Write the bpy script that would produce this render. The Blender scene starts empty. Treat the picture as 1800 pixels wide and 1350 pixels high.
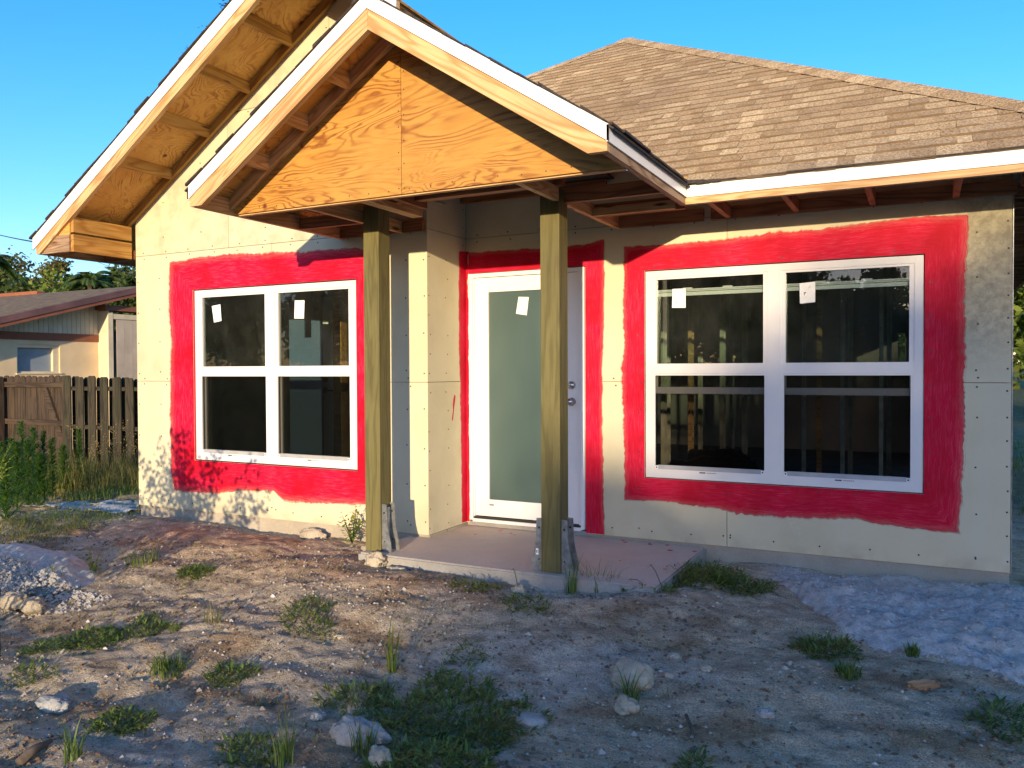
import bpy, bmesh, math, random
from mathutils import Vector, Matrix, noise
random.seed(7)
S = bpy.context.scene
COL = S.collection
R = math.radians

# ---------------------------------------------------------------- camera, sky, sun, exposure
CAM = Vector((0, -6.0248, 1.3194)); FPX = 1421.03
YAW, PIT, ROL = R(26.9928), R(1.0406), R(-0.2557)
F_ = Vector((-math.sin(YAW)*math.cos(PIT), math.cos(YAW)*math.cos(PIT), -math.sin(PIT)))
R0 = Vector((math.cos(YAW), math.sin(YAW), 0)); U0 = R0.cross(F_)
R_ = R0*math.cos(ROL)+U0*math.sin(ROL); U_ = -R0*math.sin(ROL)+U0*math.cos(ROL)
cam = bpy.data.cameras.new('camera'); cam.sensor_width = 36; cam.lens = 36*FPX/1800
cam.clip_start = .05; cam.clip_end = 1500
co = bpy.data.objects.new('camera', cam); COL.objects.link(co)
co.matrix_world = Matrix(((R_.x, U_.x, -F_.x, CAM.x), (R_.y, U_.y, -F_.y, CAM.y), (R_.z, U_.z, -F_.z, CAM.z), (0, 0, 0, 1)))
S.camera = co
SUNV = Vector((.30, -1, .128)).normalized()
world = bpy.data.worlds.new('World'); S.world = world; world.use_nodes = True
wn = world.node_tree.nodes; wl = world.node_tree.links
sky = wn.new('ShaderNodeTexSky'); sky.sky_type = 'NISHITA'; sky.sun_disc = False
sky.sun_elevation = math.asin(SUNV.z); sky.sun_rotation = math.atan2(SUNV.x, SUNV.y)
sky.air_density = 1.0; sky.dust_density = .5; sky.ozone_density = 3.6
gm = wn.new('ShaderNodeHueSaturation'); gm.inputs['Saturation'].default_value = 1.2
wb = wn.new('ShaderNodeMix'); wb.data_type = 'RGBA'; wb.blend_type = 'MULTIPLY'; wb.inputs[0].default_value = 1; wb.inputs[7].default_value = (1.10, .82, .86, 1)
wl.new(sky.outputs[0], gm.inputs['Color']); wl.new(gm.outputs[0], wb.inputs[6]); wl.new(wb.outputs[2], wn['Background'].inputs[0]); wn['Background'].inputs[1].default_value = .15
sl = bpy.data.lights.new('sun', 'SUN'); sl.energy = 2.0; sl.angle = R(.6); sl.color = (1, .77, .49)
so = bpy.data.objects.new('sun', sl); COL.objects.link(so)
so.rotation_euler = SUNV.to_track_quat('Z', 'Y').to_euler(); so.location = (6, -20, 12)
S.view_settings.view_transform = 'Standard'; S.view_settings.look = 'None'
S.view_settings.gamma = 1; S.view_settings.use_curve_mapping = False
S.view_settings.exposure = 1.84

def ray(u, v):
    return F_+R_*((u-900)/FPX)+U_*((675-v)/FPX)
def at(u, v, depth):                       # a point at the given distance along the view axis
    return CAM+ray(u, v)*depth
def onY(u, v, Y):
    d = ray(u, v); return CAM+d*((Y-CAM.y)/d.y)
def onX(u, v, X):
    d = ray(u, v); return CAM+d*((X-CAM.x)/d.x)
def onZ(u, v, Z):
    d = ray(u, v); return CAM+d*((Z-CAM.z)/d.z)

# ---------------------------------------------------------------- materials
def newmat(name):
    m = bpy.data.materials.new(name); m.use_nodes = True
    nt = m.node_tree; b = nt.nodes['Principled BSDF']
    return m, nt, b
class N:
    def __init__(s, nt): s.nt = nt
    def n(s, t, **k):
        o = s.nt.nodes.new(t)
        for a, b in k.items(): setattr(o, a, b)
        return o
    def l(s, a, b): s.nt.links.new(a, b)
    def coord(s, kind='Object', scale=(1, 1, 1), rnd=True, rot=(0, 0, 0)):
        tc = s.n('ShaderNodeTexCoord'); mp = s.n('ShaderNodeMapping')
        mp.inputs['Scale'].default_value = scale; mp.inputs['Rotation'].default_value = rot
        src = tc.outputs[kind]
        if rnd:
            oi = s.n('ShaderNodeObjectInfo'); mu = s.n('ShaderNodeMath', operation='MULTIPLY'); mu.inputs[1].default_value = 37.
            s.l(oi.outputs['Random'], mu.inputs[0])
            va = s.n('ShaderNodeVectorMath', operation='ADD'); s.l(src, va.inputs[0]); s.l(mu.outputs[0], va.inputs[1]); src = va.outputs[0]
        s.l(src, mp.inputs[0]); return mp.outputs[0]
    def noise(s, vec, scale, detail=4, rough=.55, dist=0):
        o = s.n('ShaderNodeTexNoise'); o.inputs['Scale'].default_value = scale; o.inputs['Detail'].default_value = detail
        o.inputs['Roughness'].default_value = rough; o.inputs['Distortion'].default_value = dist
        if vec is not None: s.l(vec, o.inputs['Vector'])
        return o.outputs['Fac']
    def ramp(s, fac, stops, mode='LINEAR'):
        o = s.n('ShaderNodeValToRGB'); r = o.color_ramp; r.interpolation = mode
        while len(r.elements) < len(stops): r.elements.new(.5)
        for e, (p, c) in zip(r.elements, stops):
            e.position = p; e.color = (*c, 1) if len(c) == 3 else c
        s.l(fac, o.inputs[0]); return o.outputs[0]
    def mix(s, f, a, b, mode='MIX'):
        o = s.n('ShaderNodeMix', data_type='RGBA', blend_type=mode)
        for v, i in ((f, 0), (a, 6), (b, 7)):
            if isinstance(v, (int, float)): o.inputs[i].default_value = v
            elif isinstance(v, tuple): o.inputs[i].default_value = (*v, 1) if len(v) == 3 else v
            else: s.l(v, o.inputs[i])
        return o.outputs[2]
    def math(s, op, a, b=0., c=0., clamp=False):
        o = s.n('ShaderNodeMath', operation=op, use_clamp=clamp)
        for i, v in enumerate((a, b, c)):
            if isinstance(v, (int, float)): o.inputs[i].default_value = v
            else: s.l(v, o.inputs[i])
        return o.outputs[0]
    def bump(s, h, strength, dist, bsdf):
        o = s.n('ShaderNodeBump'); o.inputs['Strength'].default_value = strength; o.inputs['Distance'].default_value = dist
        s.l(h, o.inputs['Height']); s.l(o.outputs[0], bsdf.inputs['Normal']); return o

def plain(name, col, rough=.6, metal=0, var=.12, vs=6, bumpd=0.0, bs=60, spec=.5):
    m, nt, b = newmat(name); g = N(nt)
    b.inputs['Roughness'].default_value = rough; b.inputs['Metallic'].default_value = metal
    b.inputs['Specular IOR Level'].default_value = spec
    v = g.coord(); f = g.noise(v, vs, 5)
    d = tuple(c*(1-var*1.6) for c in col); l = tuple(min(1, c*(1+var)) for c in col)
    g.l(g.ramp(f, [(.3, d), (.7, l)]), b.inputs['Base Color'])
    if bumpd: g.bump(g.noise(g.coord(), bs, 5), .6, bumpd, b)
    return m

def wood(name, light, dark, sc=1., rough=.62, stain=None, lines=9):
    m, nt, b = newmat(name); g = N(nt); b.inputs['Roughness'].default_value = rough; b.inputs['Specular IOR Level'].default_value = .3
    v = g.coord(scale=(.55*sc, 6*sc, 6*sc))
    n1 = g.noise(v, 1.3, 2, .5, .35)
    w = g.math('SINE', g.math('MULTIPLY', n1, lines*6.283))
    w = g.math('MULTIPLY_ADD', w, .5, .5)
    w = g.math('POWER', w, 2.2)
    base = g.mix(w, light, dark)
    v2 = g.coord(scale=(3*sc, 90*sc, 90*sc)); f2 = g.noise(v2, 1.5, 3)
    base = g.mix(g.ramp(f2, [(.4, (0, 0, 0)), (.75, (.45, .45, .45))]), base, tuple(c*.72 for c in dark))
    v3 = g.coord(scale=(1, 2.2, 2.2)); f3 = g.noise(v3, 2.2, 4)
    base = g.mix(g.ramp(f3, [(.42, (0, 0, 0)), (.8, (.5, .5, .5))]), base, tuple(c*.55 for c in (stain or dark)))
    vo = g.n('ShaderNodeTexVoronoi'); vo.inputs['Scale'].default_value = 1.
    g.l(g.coord(scale=(1.6, 7, 7)), vo.inputs['Vector'])
    kn = g.ramp(vo.outputs['Distance'], [(.05, (1, 1, 1)), (.11, (0, 0, 0))])
    base = g.mix(kn, base, (.10, .035, .015))
    g.l(base, b.inputs['Base Color'])
    g.bump(g.math('ADD', w, f2), .25, .0015, b)
    return m

def plywood(name, light, mid, dark):
    m, nt, b = newmat(name); g = N(nt); b.inputs['Roughness'].default_value = .6; b.inputs['Specular IOR Level'].default_value = .3
    v = g.coord(scale=(.62, 1.6, 2.6))
    n1 = g.noise(v, 1.15, 4, .42, .7)
    w = g.math('MULTIPLY_ADD', g.math('SINE', g.math('MULTIPLY', n1, 170.)), .5, .5)
    w = g.math('POWER', w, 3.)
    f3 = g.noise(g.coord(scale=(.7, 2, 2)), 2.2, 4, .6)
    base = g.mix(g.ramp(f3, [(.35, (0, 0, 0)), (.72, (1, 1, 1))]), light, mid)
    wf = g.math('MULTIPLY', w, g.ramp(g.noise(g.coord(scale=(1.2, 3, 3)), 1.7, 4), [(.36, (.05, .05, .05)), (.62, (1., 1., 1.))]))
    base = g.mix(wf, base, dark)
    f2 = g.noise(g.coord(scale=(5, 60, 60)), 1.2, 3)
    base = g.mix(g.ramp(f2, [(.5, (0, 0, 0)), (.8, (.4, .4, .4))]), base, dark)
    vo = g.n('ShaderNodeTexVoronoi'); vo.inputs['Scale'].default_value = 2.0; vo.inputs['Randomness'].default_value = 1
    g.l(g.coord(), vo.inputs['Vector'])
    base = g.mix(g.ramp(vo.outputs['Distance'], [(.03, (1, 1, 1)), (.045, (.5, .5, .5)), (.06, (0, 0, 0))]), base, (.13, .03, .015))
    g.l(base, b.inputs['Base Color']); g.bump(g.math('ADD', w, f2), .2, .001, b)
    return m

M = {}
M['pine'] = wood('framing_pine', (.68, .45, .215), (.48, .265, .10), 1.)
M['pine_dark'] = wood('weathered_pine', (.40, .27, .16), (.23, .13, .07), 1.)
M['pine_red'] = wood('framing_pine_reddish', (.38, .165, .065), (.22, .08, .03), 1.)
M['pine_yel'] = wood('framing_pine_yellow', (.50, .29, .075), (.34, .155, .03), 1., lines=7)
M['treated'] = wood('green_treated_post', (.155, .138, .052), (.11, .096, .034), 1.4, lines=5)
M['ply'] = plywood('gable_plywood', (.48, .265, .060), (.41, .20, .038), (.22, .075, .016))
M['ply_roof'] = plywood('roof_plywood', (.66, .38, .10), (.56, .28, .06), (.32, .12, .03))
M['fence'] = wood('fence_board_grey', (.055, .046, .029), (.022, .019, .012), 1.2, .85, (.04, .06, .02), 6)
M['fence_warm'] = wood('fence_board_brown', (.075, .052, .034), (.035, .025, .017), 1.2, .85, None, 6)
M['white'] = plain('white_vinyl', (.70, .69, .66), .35, 0, .03, 3)
M['white_metal'] = plain('white_drip_edge', (.82, .81, .79), .3, 0, .04, 2)
M['door_white'] = plain('white_door_paint', (.80, .79, .76), .4, 0, .03, 3)
M['screenbar'] = plain('screen_bar_grey', (.36, .37, .38), .5, 0, .1, 9)
M['dark'] = plain('black_void', (.012, .012, .011), .9)
M['rubber'] = plain('black_gasket', (.02, .02, .02), .6)
M['screw'] = plain('dark_screw', (.05, .045, .04), .45, .4)
M['steel'] = plain('galvanised_steel', (.36, .38, .38), .42, .75, .25, 25)
M['stud'] = plain('galvanised_stud', (.55, .54, .44), .5, .15, .25, 7)
M['nickel'] = plain('satin_nickel', (.5, .5, .5), .25, 1., .1, 5)
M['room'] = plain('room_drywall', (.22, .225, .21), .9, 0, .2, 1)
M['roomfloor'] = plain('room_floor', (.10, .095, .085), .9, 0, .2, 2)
M['bluepanel'] = plain('grey_blue_panel', (.10, .165, .26), .6, 0, .06, 2)
M['sticker'] = plain('paper_sticker', (.76, .78, .74), .6, 0, .04, 30)
M['tag'] = plain('small_white_tag', (.8, .8, .78), .5)
M['ink'] = plain('dark_print', (.05, .05, .05), .6)
M['cardboard'] = plain('cardboard', (.34, .20, .10), .85, 0, .15, 8)
M['bag'] = plain('black_plastic', (.015, .015, .016), .4, 0, .3, 4)
M['bluetape'] = plain('blue_tape', (.03, .12, .35), .5)
M['redthing'] = plain('dull_red_plastic', (.3, .03, .03), .5)
M['nstucco'] = plain('neighbour_stucco', (.70, .55, .34), .9, 0, .10, 1.5, .004, 60)
M['nboard'] = plain('neighbour_siding_paint', (.66, .56, .38), .8, 0, .12, 3)
M['nbrown'] = plain('neighbour_brown_trim', (.26, .085, .04), .7, 0, .12, 3)
M['ndark'] = plain('neighbour_dark_fascia', (.16, .075, .065), .6, 0, .2, 3)
M['nglass'] = plain('neighbour_blind', (.24, .29, .33), .35, 0, .15, 2)
M['ndoor'] = plain('neighbour_closet_door', (.52, .42, .31), .75, 0, .1, 3)
M['wire'] = plain('wire_black', (.03, .03, .03), .6)
M['bark'] = plain('bark', (.12, .09, .065), .95, 0, .4, 12, .01, 20)
M['straw'] = plain('dry_straw', (.42, .26, .10), .85, 0, .3, 14)
M['sheet'] = plain('grey_plastic_sheet', (.36, .38, .38), .5, 0, .25, 5, .01, 9)

# sheathing board: pale greenish cream, water marks, soft blotches
def sheathing():
    m, nt, b = newmat('cream_sheathing_board'); g = N(nt); b.inputs['Roughness'].default_value = .72; b.inputs['Specular IOR Level'].default_value = .3
    f = g.noise(g.coord(rnd=True), 1.1, 5, .6)
    c = g.ramp(f, [(.28, (.48, .435, .28)), (.5, (.58, .53, .355)), (.75, (.63, .58, .40))])
    f2 = g.noise(g.coord(scale=(3, 3, .35), rnd=False), 1.6, 4)
    c = g.mix(g.ramp(f2, [(.5, (0, 0, 0)), (.8, (.35, .35, .35))]), c, (.60, .57, .44))
    # worn, stained surface towards the top right end of the facade
    tc = g.n('ShaderNodeTexCoord'); sp = g.n('ShaderNodeSeparateXYZ'); g.l(tc.outputs['Object'], sp.inputs[0])
    mx = g.math('MULTIPLY', g.ramp(g.math('MULTIPLY_ADD', sp.outputs[0], .5, .5), [(.54, (0, 0, 0)), (.64, (1, 1, 1))]),
                g.ramp(g.math('MULTIPLY', sp.outputs[2], .4), [(.5, (0, 0, 0)), (.66, (1, 1, 1))]))
    f4 = g.noise(g.coord(rnd=False), 16, 6, .75)
    st = g.math('MULTIPLY', mx, g.ramp(f4, [(.38, (.1, .1, .1)), (.6, (1, 1, 1))]))
    c = g.mix(st, c, (.30, .27, .19))
    # faint grime just above the foundation
    gr = g.math('MULTIPLY', g.ramp(sp.outputs[2], [(.0, (1, 1, 1)), (.12, (0, 0, 0))]), g.ramp(g.noise(g.coord(rnd=False), 6, 5), [(.45, (0, 0, 0)), (.7, (.6, .6, .6))]))
    c = g.mix(gr, c, (.35, .31, .22))
    f5 = g.noise(g.coord(rnd=False), 3.3, 6, .7)
    c = g.mix(g.ramp(f5, [(.62, (0, 0, 0)), (.7, (.22, .22, .22))]), c, (.74, .73, .66))
    g.l(c, b.inputs['Base Color']); g.bump(g.noise(g.coord(), 45, 5, .6), .25, .0012, b)
    return m
M['board'] = sheathing()

def redpaint():
    m, nt, b = newmat('red_liquid_flashing'); g = N(nt); b.inputs['Roughness'].default_value = .6; b.inputs['Specular IOR Level'].default_value = .15
    at_ = g.n('ShaderNodeAttribute', attribute_name='edge'); al = g.n('ShaderNodeAttribute', attribute_name='along')
    s = at_.outputs['Fac']
    cb = g.n('ShaderNodeCombineXYZ'); g.l(g.math('MULTIPLY', al.outputs['Fac'], 2.2), cb.inputs[0]); g.l(g.math('MULTIPLY', s, 9.), cb.inputs[1])
    n1 = g.noise(cb.outputs[0], 3.2, 5, .6, .4)
    f = g.noise(g.coord(rnd=False), 3., 4, .6)
    c = g.mix(g.ramp(f, [(.3, (0, 0, 0)), (.7, (1, 1, 1))]), (.42, .0015, .014), (.60, .003, .040))
    c = g.mix(g.math('MULTIPLY', g.ramp(n1, [(.46, (0, 0, 0)), (.78, (.6, .6, .6))]), g.ramp(f, [(.36, (.1, .1, .1)), (.58, (1, 1, 1))])), c, (.68, .09, .15))
    ed = g.math('MULTIPLY', g.ramp(s, [(.72, (0, 0, 0)), (1., (1, 1, 1))]), g.ramp(n1, [(.35, (.2, .2, .2)), (.65, (1, 1, 1))]))
    c = g.mix(g.math('MULTIPLY', ed, .75), c, (.60, .20, .16))
    g.l(c, b.inputs['Base Color'])
    # brushed-out, streaky outer edge
    cb2 = g.n('ShaderNodeCombineXYZ'); g.l(g.math('MULTIPLY', al.outputs['Fac'], 1.6), cb2.inputs[0]); g.l(g.math('MULTIPLY', s, 26.), cb2.inputs[1])
    n2 = g.noise(cb2.outputs[0], 2.4, 5, .7)
    a = g.math('SUBTRACT', g.math('ADD', n2, .72), g.ramp(s, [(.74, (0, 0, 0)), (1., (1., 1., 1.))]))
    a = g.ramp(a, [(.42, (0, 0, 0)), (.62, (1, 1, 1))])
    g.l(a, b.inputs['Alpha']); g.bump(n1, .3, .001, b)
    return m
M['red'] = redpaint()
M['redflat'] = plain('red_paint_drop', (.45, .003, .01), .5)

def glassmat(name, tint=(.93, .97, .95), rough=0.0, base=.05, extra=0.):
    m, nt, b = newmat(name); g = N(nt)
    out = [x for x in nt.nodes if x.type == 'OUTPUT_MATERIAL'][0]
    tr = g.n('ShaderNodeBsdfTransparent'); tr.inputs[0].default_value = (*tint, 1)
    gl = g.n('ShaderNodeBsdfGlossy'); gl.inputs['Roughness'].default_value = rough
    lw = g.n('ShaderNodeLayerWeight'); lw.inputs[0].default_value = .5
    f = g.math('MULTIPLY_ADD', g.math('POWER', lw.outputs['Facing'], 4.), .8, .05, clamp=True)
    df = g.n('ShaderNodeBsdfDiffuse'); df.inputs[0].default_value = (.45, .45, .42, 1)       # grey haze put in to lighten the dark panes, as thin dust
    md = g.n('ShaderNodeMixShader'); g.l(g.math('MULTIPLY', g.ramp(g.noise(g.coord(rnd=True, scale=(1, 1, .6)), 5., 5, .7), [(.35, (.15, .15, .15)), (.7, (1, 1, 1))]), .025), md.inputs[0]); g.l(tr.outputs[0], md.inputs[1]); g.l(df.outputs[0], md.inputs[2])
    mx = g.n('ShaderNodeMixShader'); g.l(f, mx.inputs[0]); g.l(md.outputs[0], mx.inputs[1]); g.l(gl.outputs[0], mx.inputs[2])
    g.l(mx.outputs[0], out.inputs[0]); return m
M['glass'] = glassmat('clear_window_glass', (.80, .85, .82))
def screenmat():
    m, nt, b = newmat('insect_screen'); g = N(nt); out = [x for x in nt.nodes if x.type == 'OUTPUT_MATERIAL'][0]
    tr = g.n('ShaderNodeBsdfTransparent'); tr.inputs[0].default_value = (.80, .80, .78, 1)
    b.inputs['Base Color'].default_value = (.004, .004, .004, 1); b.inputs['Roughness'].default_value = .8; b.inputs['Specular IOR Level'].default_value = .02
    mx = g.n('ShaderNodeMixShader'); mx.inputs[0].default_value = .22
    g.l(tr.outputs[0], mx.inputs[1]); g.l(b.outputs[0], mx.inputs[2]); g.l(mx.outputs[0], out.inputs[0]); return m
M['screen'] = screenmat()
def frosted():
    m, nt, b = newmat('frosted_green_glass'); g = N(nt)
    b.inputs['Roughness'].default_value = .38
    f = g.noise(g.coord(scale=(1.6, 1, .8)), 1.1, 2)
    g.l(g.ramp(f, [(.3, (.045, .080, .078)), (.7, (.075, .120, .112))]), b.inputs['Base Color'])
    b.inputs['Coat Weight'].default_value = .35; b.inputs['Coat Roughness'].default_value = .22
    return m
M['frost'] = frosted()

def concrete(name, a, bcol, sc=3., stains=None, bd=.004):
    m, nt, b = newmat(name); g = N(nt); b.inputs['Roughness'].default_value = .85
    f = g.noise(g.coord(rnd=False), sc, 7, .65); c = g.ramp(f, [(.3, a), (.7, bcol)])
    f2 = g.noise(g.coord(rnd=False), 90, 3, .6); c = g.mix(g.ramp(f2, [(.45, (0, 0, 0)), (.75, (.35, .35, .35))]), c, tuple(x*.5 for x in a))
    if stains: c = g.mix(g.ramp(g.noise(g.coord(rnd=False), 1.7, 5), [(.45, (0, 0, 0)), (.75, (.7, .7, .7))]), c, stains)
    g.l(c, b.inputs['Base Color']); g.bump(g.math('ADD', f, f2), .4, bd, b); return m
M['slab'] = concrete('slab_concrete', (.44, .37, .31), (.55, .47, .40), 2.2, (.46, .37, .31))
M['slabedge'] = concrete('slab_edge_concrete', (.26, .25, .225), (.36, .345, .31), 3)
M['found'] = concrete('foundation_concrete', (.30, .265, .20), (.42, .37, .29), 3.)
M['rubble'] = concrete('washout_concrete', (.27, .265, .25), (.58, .57, .545), 22., (.52, .46, .36), .03)
M['rockm'] = concrete('limestone', (.30, .25, .17), (.50, .44, .34), 9., None, .02)
M['rockg'] = concrete('grey_stone', (.20, .21, .205), (.42, .42, .40), 9., None, .02)

def shinglemat():
    m, nt, b = newmat('tan_brown_shingle'); g = N(nt); b.inputs['Roughness'].default_value = .92; b.inputs['Specular IOR Level'].default_value = .15
    oi = g.n('ShaderNodeObjectInfo'); a = g.n('ShaderNodeAttribute', attribute_name='tint')
    t = g.math('FRACT', g.math('ADD', oi.outputs['Random'], a.outputs['Fac']))
    c = g.ramp(t, [(.0, (.36, .26, .145)), (.35, (.44, .325, .19)), (.6, (.50, .385, .23)), (.8, (.38, .28, .165)), (.9, (.56, .44, .265)), (1., (.60, .475, .29))])
    f = g.noise(g.coord(rnd=False), 75, 4, .8)
    c = g.mix(g.ramp(f, [(.38, (.62, .62, .62)), (.62, (1.25, 1.22, 1.18))]), c, c) if False else g.mix(1., c, g.ramp(f, [(.38, (.35, .33, .32)), (.62, (1.5, 1.45, 1.4))]), 'MULTIPLY')
    f3 = g.noise(g.coord(rnd=False), .6, 3)
    c = g.mix(1., c, g.ramp(f3, [(.3, (.85, .85, .88)), (.7, (1.12, 1.1, 1.05))]), 'MULTIPLY')
    g.l(c, b.inputs['Base Color']); g.bump(f, .8, .004, b); return m
M['shingle'] = shinglemat()
M['shingle_dark'] = plain('dark_shingle_edge', (.045, .035, .03), .9, 0, .4, 30, .003, 80)
M['void_shade'] = plain('porch_void_shade', (.05, .045, .04), .9)  # shade under the porch roof, put into the ceiling colour
M['butt'] = plain('shingle_butt', (.17, .12, .075), .95)
def nshingle():
    m, nt, b = newmat('neighbour_brown_shingle'); g = N(nt); b.inputs['Roughness'].default_value = .95
    f = g.noise(g.coord(scale=(1.5, 1.5, 14)), 3, 5); g.l(g.ramp(f, [(.35, (.10, .065, .03)), (.65, (.23, .155, .07))]), b.inputs['Base Color']); return m
M['nshingle'] = nshingle()

def leafmat(name, c1, c2, tr=.35, attr='tint'):
    m, nt, b = newmat(name); g = N(nt); b.inputs['Roughness'].default_value = .55; b.inputs['Specular IOR Level'].default_value = .3
    a = g.n('ShaderNodeAttribute', attribute_name=attr); c = g.ramp(a.outputs['Fac'], [(0, c1), (1, c2)])
    g.l(c, b.inputs['Base Color'])
    out = [x for x in nt.nodes if x.type == 'OUTPUT_MATERIAL'][0]
    t = g.n('ShaderNodeBsdfTranslucent'); g.l(g.mix(1., c, (1.3, 1.3, .6), 'MULTIPLY'), t.inputs[0])
    mx = g.n('ShaderNodeMixShader'); mx.inputs[0].default_value = tr
    g.l(b.outputs[0], mx.inputs[1]); g.l(t.outputs[0], mx.inputs[2]); g.l(mx.outputs[0], out.inputs[0]); return m
M['grass'] = leafmat('ground_grass', (.045, .09, .022), (.18, .25, .06))
M['grass_dry'] = leafmat('dry_grass', (.20, .16, .055), (.34, .25, .10))
M['grass_mix'] = leafmat('tall_mixed_grass', (.07, .12, .025), (.30, .24, .09))
M['leaf'] = leafmat('tree_leaf', (.035, .07, .018), (.12, .14, .03))
M['leaf_olive'] = leafmat('olive_leaf', (.06, .075, .022), (.20, .17, .06))
M['leaf_yel'] = leafmat('bright_leaf', (.08, .14, .02), (.24, .28, .05))
M['palm'] = leafmat('palm_leaf', (.03, .075, .018), (.12, .17, .035))
M['fennel'] = leafmat('weed_leaf', (.03, .09, .015), (.11, .22, .03))

def groundmat():
    m, nt, b = newmat('sandy_soil'); g = N(nt); b.inputs['Roughness'].default_value = .95; b.inputs['Specular IOR Level'].default_value = .15
    a = g.n('ShaderNodeAttribute', attribute_name='Col'); c = a.outputs['Color']
    f = g.noise(g.coord(rnd=False, scale=(.8, 1.3, 1)), 9, 10, .78)
    fd = g.noise(g.coord(rnd=False, scale=(.7, 1.3, 1), rot=(0, 0, .5)), 4.5, 8, .7, .6)
    c = g.mix(g.ramp(fd, [(.52, (0, 0, 0)), (.64, (.45, .45, .45))]), c, (.29, .215, .14))
    c = g.mix(g.ramp(fd, [(.30, (.6, .6, .6)), (.42, (0, 0, 0))]), c, (.64, .58, .50))
    c = g.mix(1., c, g.ramp(f, [(.34, (.6, .56, .52)), (.5, (1.05, 1.05, 1.05)), (.66, (1.45, 1.43, 1.4))]), 'MULTIPLY')
    f2 = g.noise(g.coord(rnd=False), 120, 4, .7)
    c = g.mix(1., c, g.ramp(f2, [(.34, (.5, .48, .46)), (.5, (1, 1, 1)), (.68, (1.35, 1.35, 1.35))]), 'MULTIPLY')
    vo = g.n('ShaderNodeTexVoronoi'); vo.inputs['Scale'].default_value = 75; g.l(g.coord(rnd=False), vo.inputs['Vector'])
    pb = g.math('MULTIPLY', g.ramp(vo.outputs['Distance'], [(.16, (1, 1, 1)), (.26, (0, 0, 0))]), g.ramp(g.noise(g.coord(rnd=False), 2.3, 5, .7), [(.46, (0, 0, 0)), (.62, (.9, .9, .9))]))
    c = g.mix(pb, c, g.mix(.6, vo.outputs['Color'], (.55, .52, .48)))
    g.l(c, b.inputs['Base Color'])
    h = g.math('ADD', g.math('MULTIPLY', f, 1.2), g.math('ADD', g.math('MULTIPLY', f2, .35), g.math('MULTIPLY', pb, .3)))
    g.bump(h, 1., .045, b); return m
M['soil'] = groundmat()

# ---------------------------------------------------------------- mesh helpers
def mk(name, V, Fc, mat, parent=None, smooth=False, loc=None, rot=None, attrs=None):
    me = bpy.data.meshes.new(name); me.from_pydata([tuple(v) for v in V], [], [tuple(f) for f in Fc])
    if isinstance(mat, (list, tuple)):
        for x in mat: me.materials.append(x)
    else: me.materials.append(mat)
    if attrs:
        for an, (dom, typ, data) in attrs.items():
            A = me.attributes.new(an, typ, dom)
            A.data.foreach_set('color' if 'COLOR' in typ else 'value', data)
    if smooth: me.polygons.foreach_set('use_smooth', [True]*len(me.polygons))
    me.update()
    o = bpy.data.objects.new(name, me); COL.objects.link(o)
    if loc: o.location = loc
    if rot: o.rotation_euler = rot
    if parent: adopt(o, parent)
    return o
def adopt(o, p):
    o.parent = p
    if p.get('_root') is not None:
        o.matrix_parent_inverse = Matrix.Translation(p.location).inverted()
def tag(o, label=None, cat=None, group=None, kind=None):
    if label: o['label'] = label
    if cat: o['category'] = cat
    if group: o['group'] = group
    if kind: o['kind'] = kind
    return o
def thing(name, loc, label, cat, group=None):
    o = bpy.data.objects.new(name, None); COL.objects.link(o); o.location = loc; o['_root'] = 1
    o.empty_display_size = .1
    return tag(o, label, cat, group)
BOXF = [(0, 3, 2, 1), (4, 5, 6, 7), (0, 1, 5, 4), (1, 2, 6, 5), (2, 3, 7, 6), (3, 0, 4, 7)]
def boxv(x0, x1, y0, y1, z0, z1):
    return [(x0, y0, z0), (x1, y0, z0), (x1, y1, z0), (x0, y1, z0), (x0, y0, z1), (x1, y0, z1), (x1, y1, z1), (x0, y1, z1)]
class MB:
    def __init__(s): s.V = []; s.F = []; s.t = []
    def add(s, V, Fc, tint=0.):
        o = len(s.V); s.V += [tuple(v) for v in V]; s.F += [tuple(i+o for i in f) for f in Fc]; s.t += [tint]*len(Fc); return s
    def box(s, *a, tint=0.): return s.add(boxv(*a), BOXF, tint)
    def obj(s, name, mat, parent=None, smooth=False, tints=False, **k):
        at_ = {'tint': ('FACE', 'FLOAT', s.t)} if tints else None
        return mk(name, s.V, s.F, mat, parent, smooth, attrs=at_, **k)
def box(name, x0, x1, y0, y1, z0, z1, mat, parent=None, bev=0):
    c = ((x0+x1)/2, (y0+y1)/2, (z0+z1)/2)
    # local X is the longest side, so that grain runs along the piece
    d = [(x1-x0), (y1-y0), (z1-z0)]; k = d.index(max(d))
    if k == 0: V = boxv(-d[0]/2, d[0]/2, -d[1]/2, d[1]/2, -d[2]/2, d[2]/2); rot = (0, 0, 0)
    elif k == 1: V = boxv(-d[1]/2, d[1]/2, -d[0]/2, d[0]/2, -d[2]/2, d[2]/2); rot = (0, 0, math.pi/2)
    else: V = boxv(-d[2]/2, d[2]/2, -d[1]/2, d[1]/2, -d[0]/2, d[0]/2); rot = (0, -math.pi/2, 0)
    o = mk(name, V, BOXF, mat, parent, loc=c, rot=rot)
    if bev:
        b = o.modifiers.new('bevel', 'BEVEL'); b.width = bev; b.segments = 2
    return o
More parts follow.
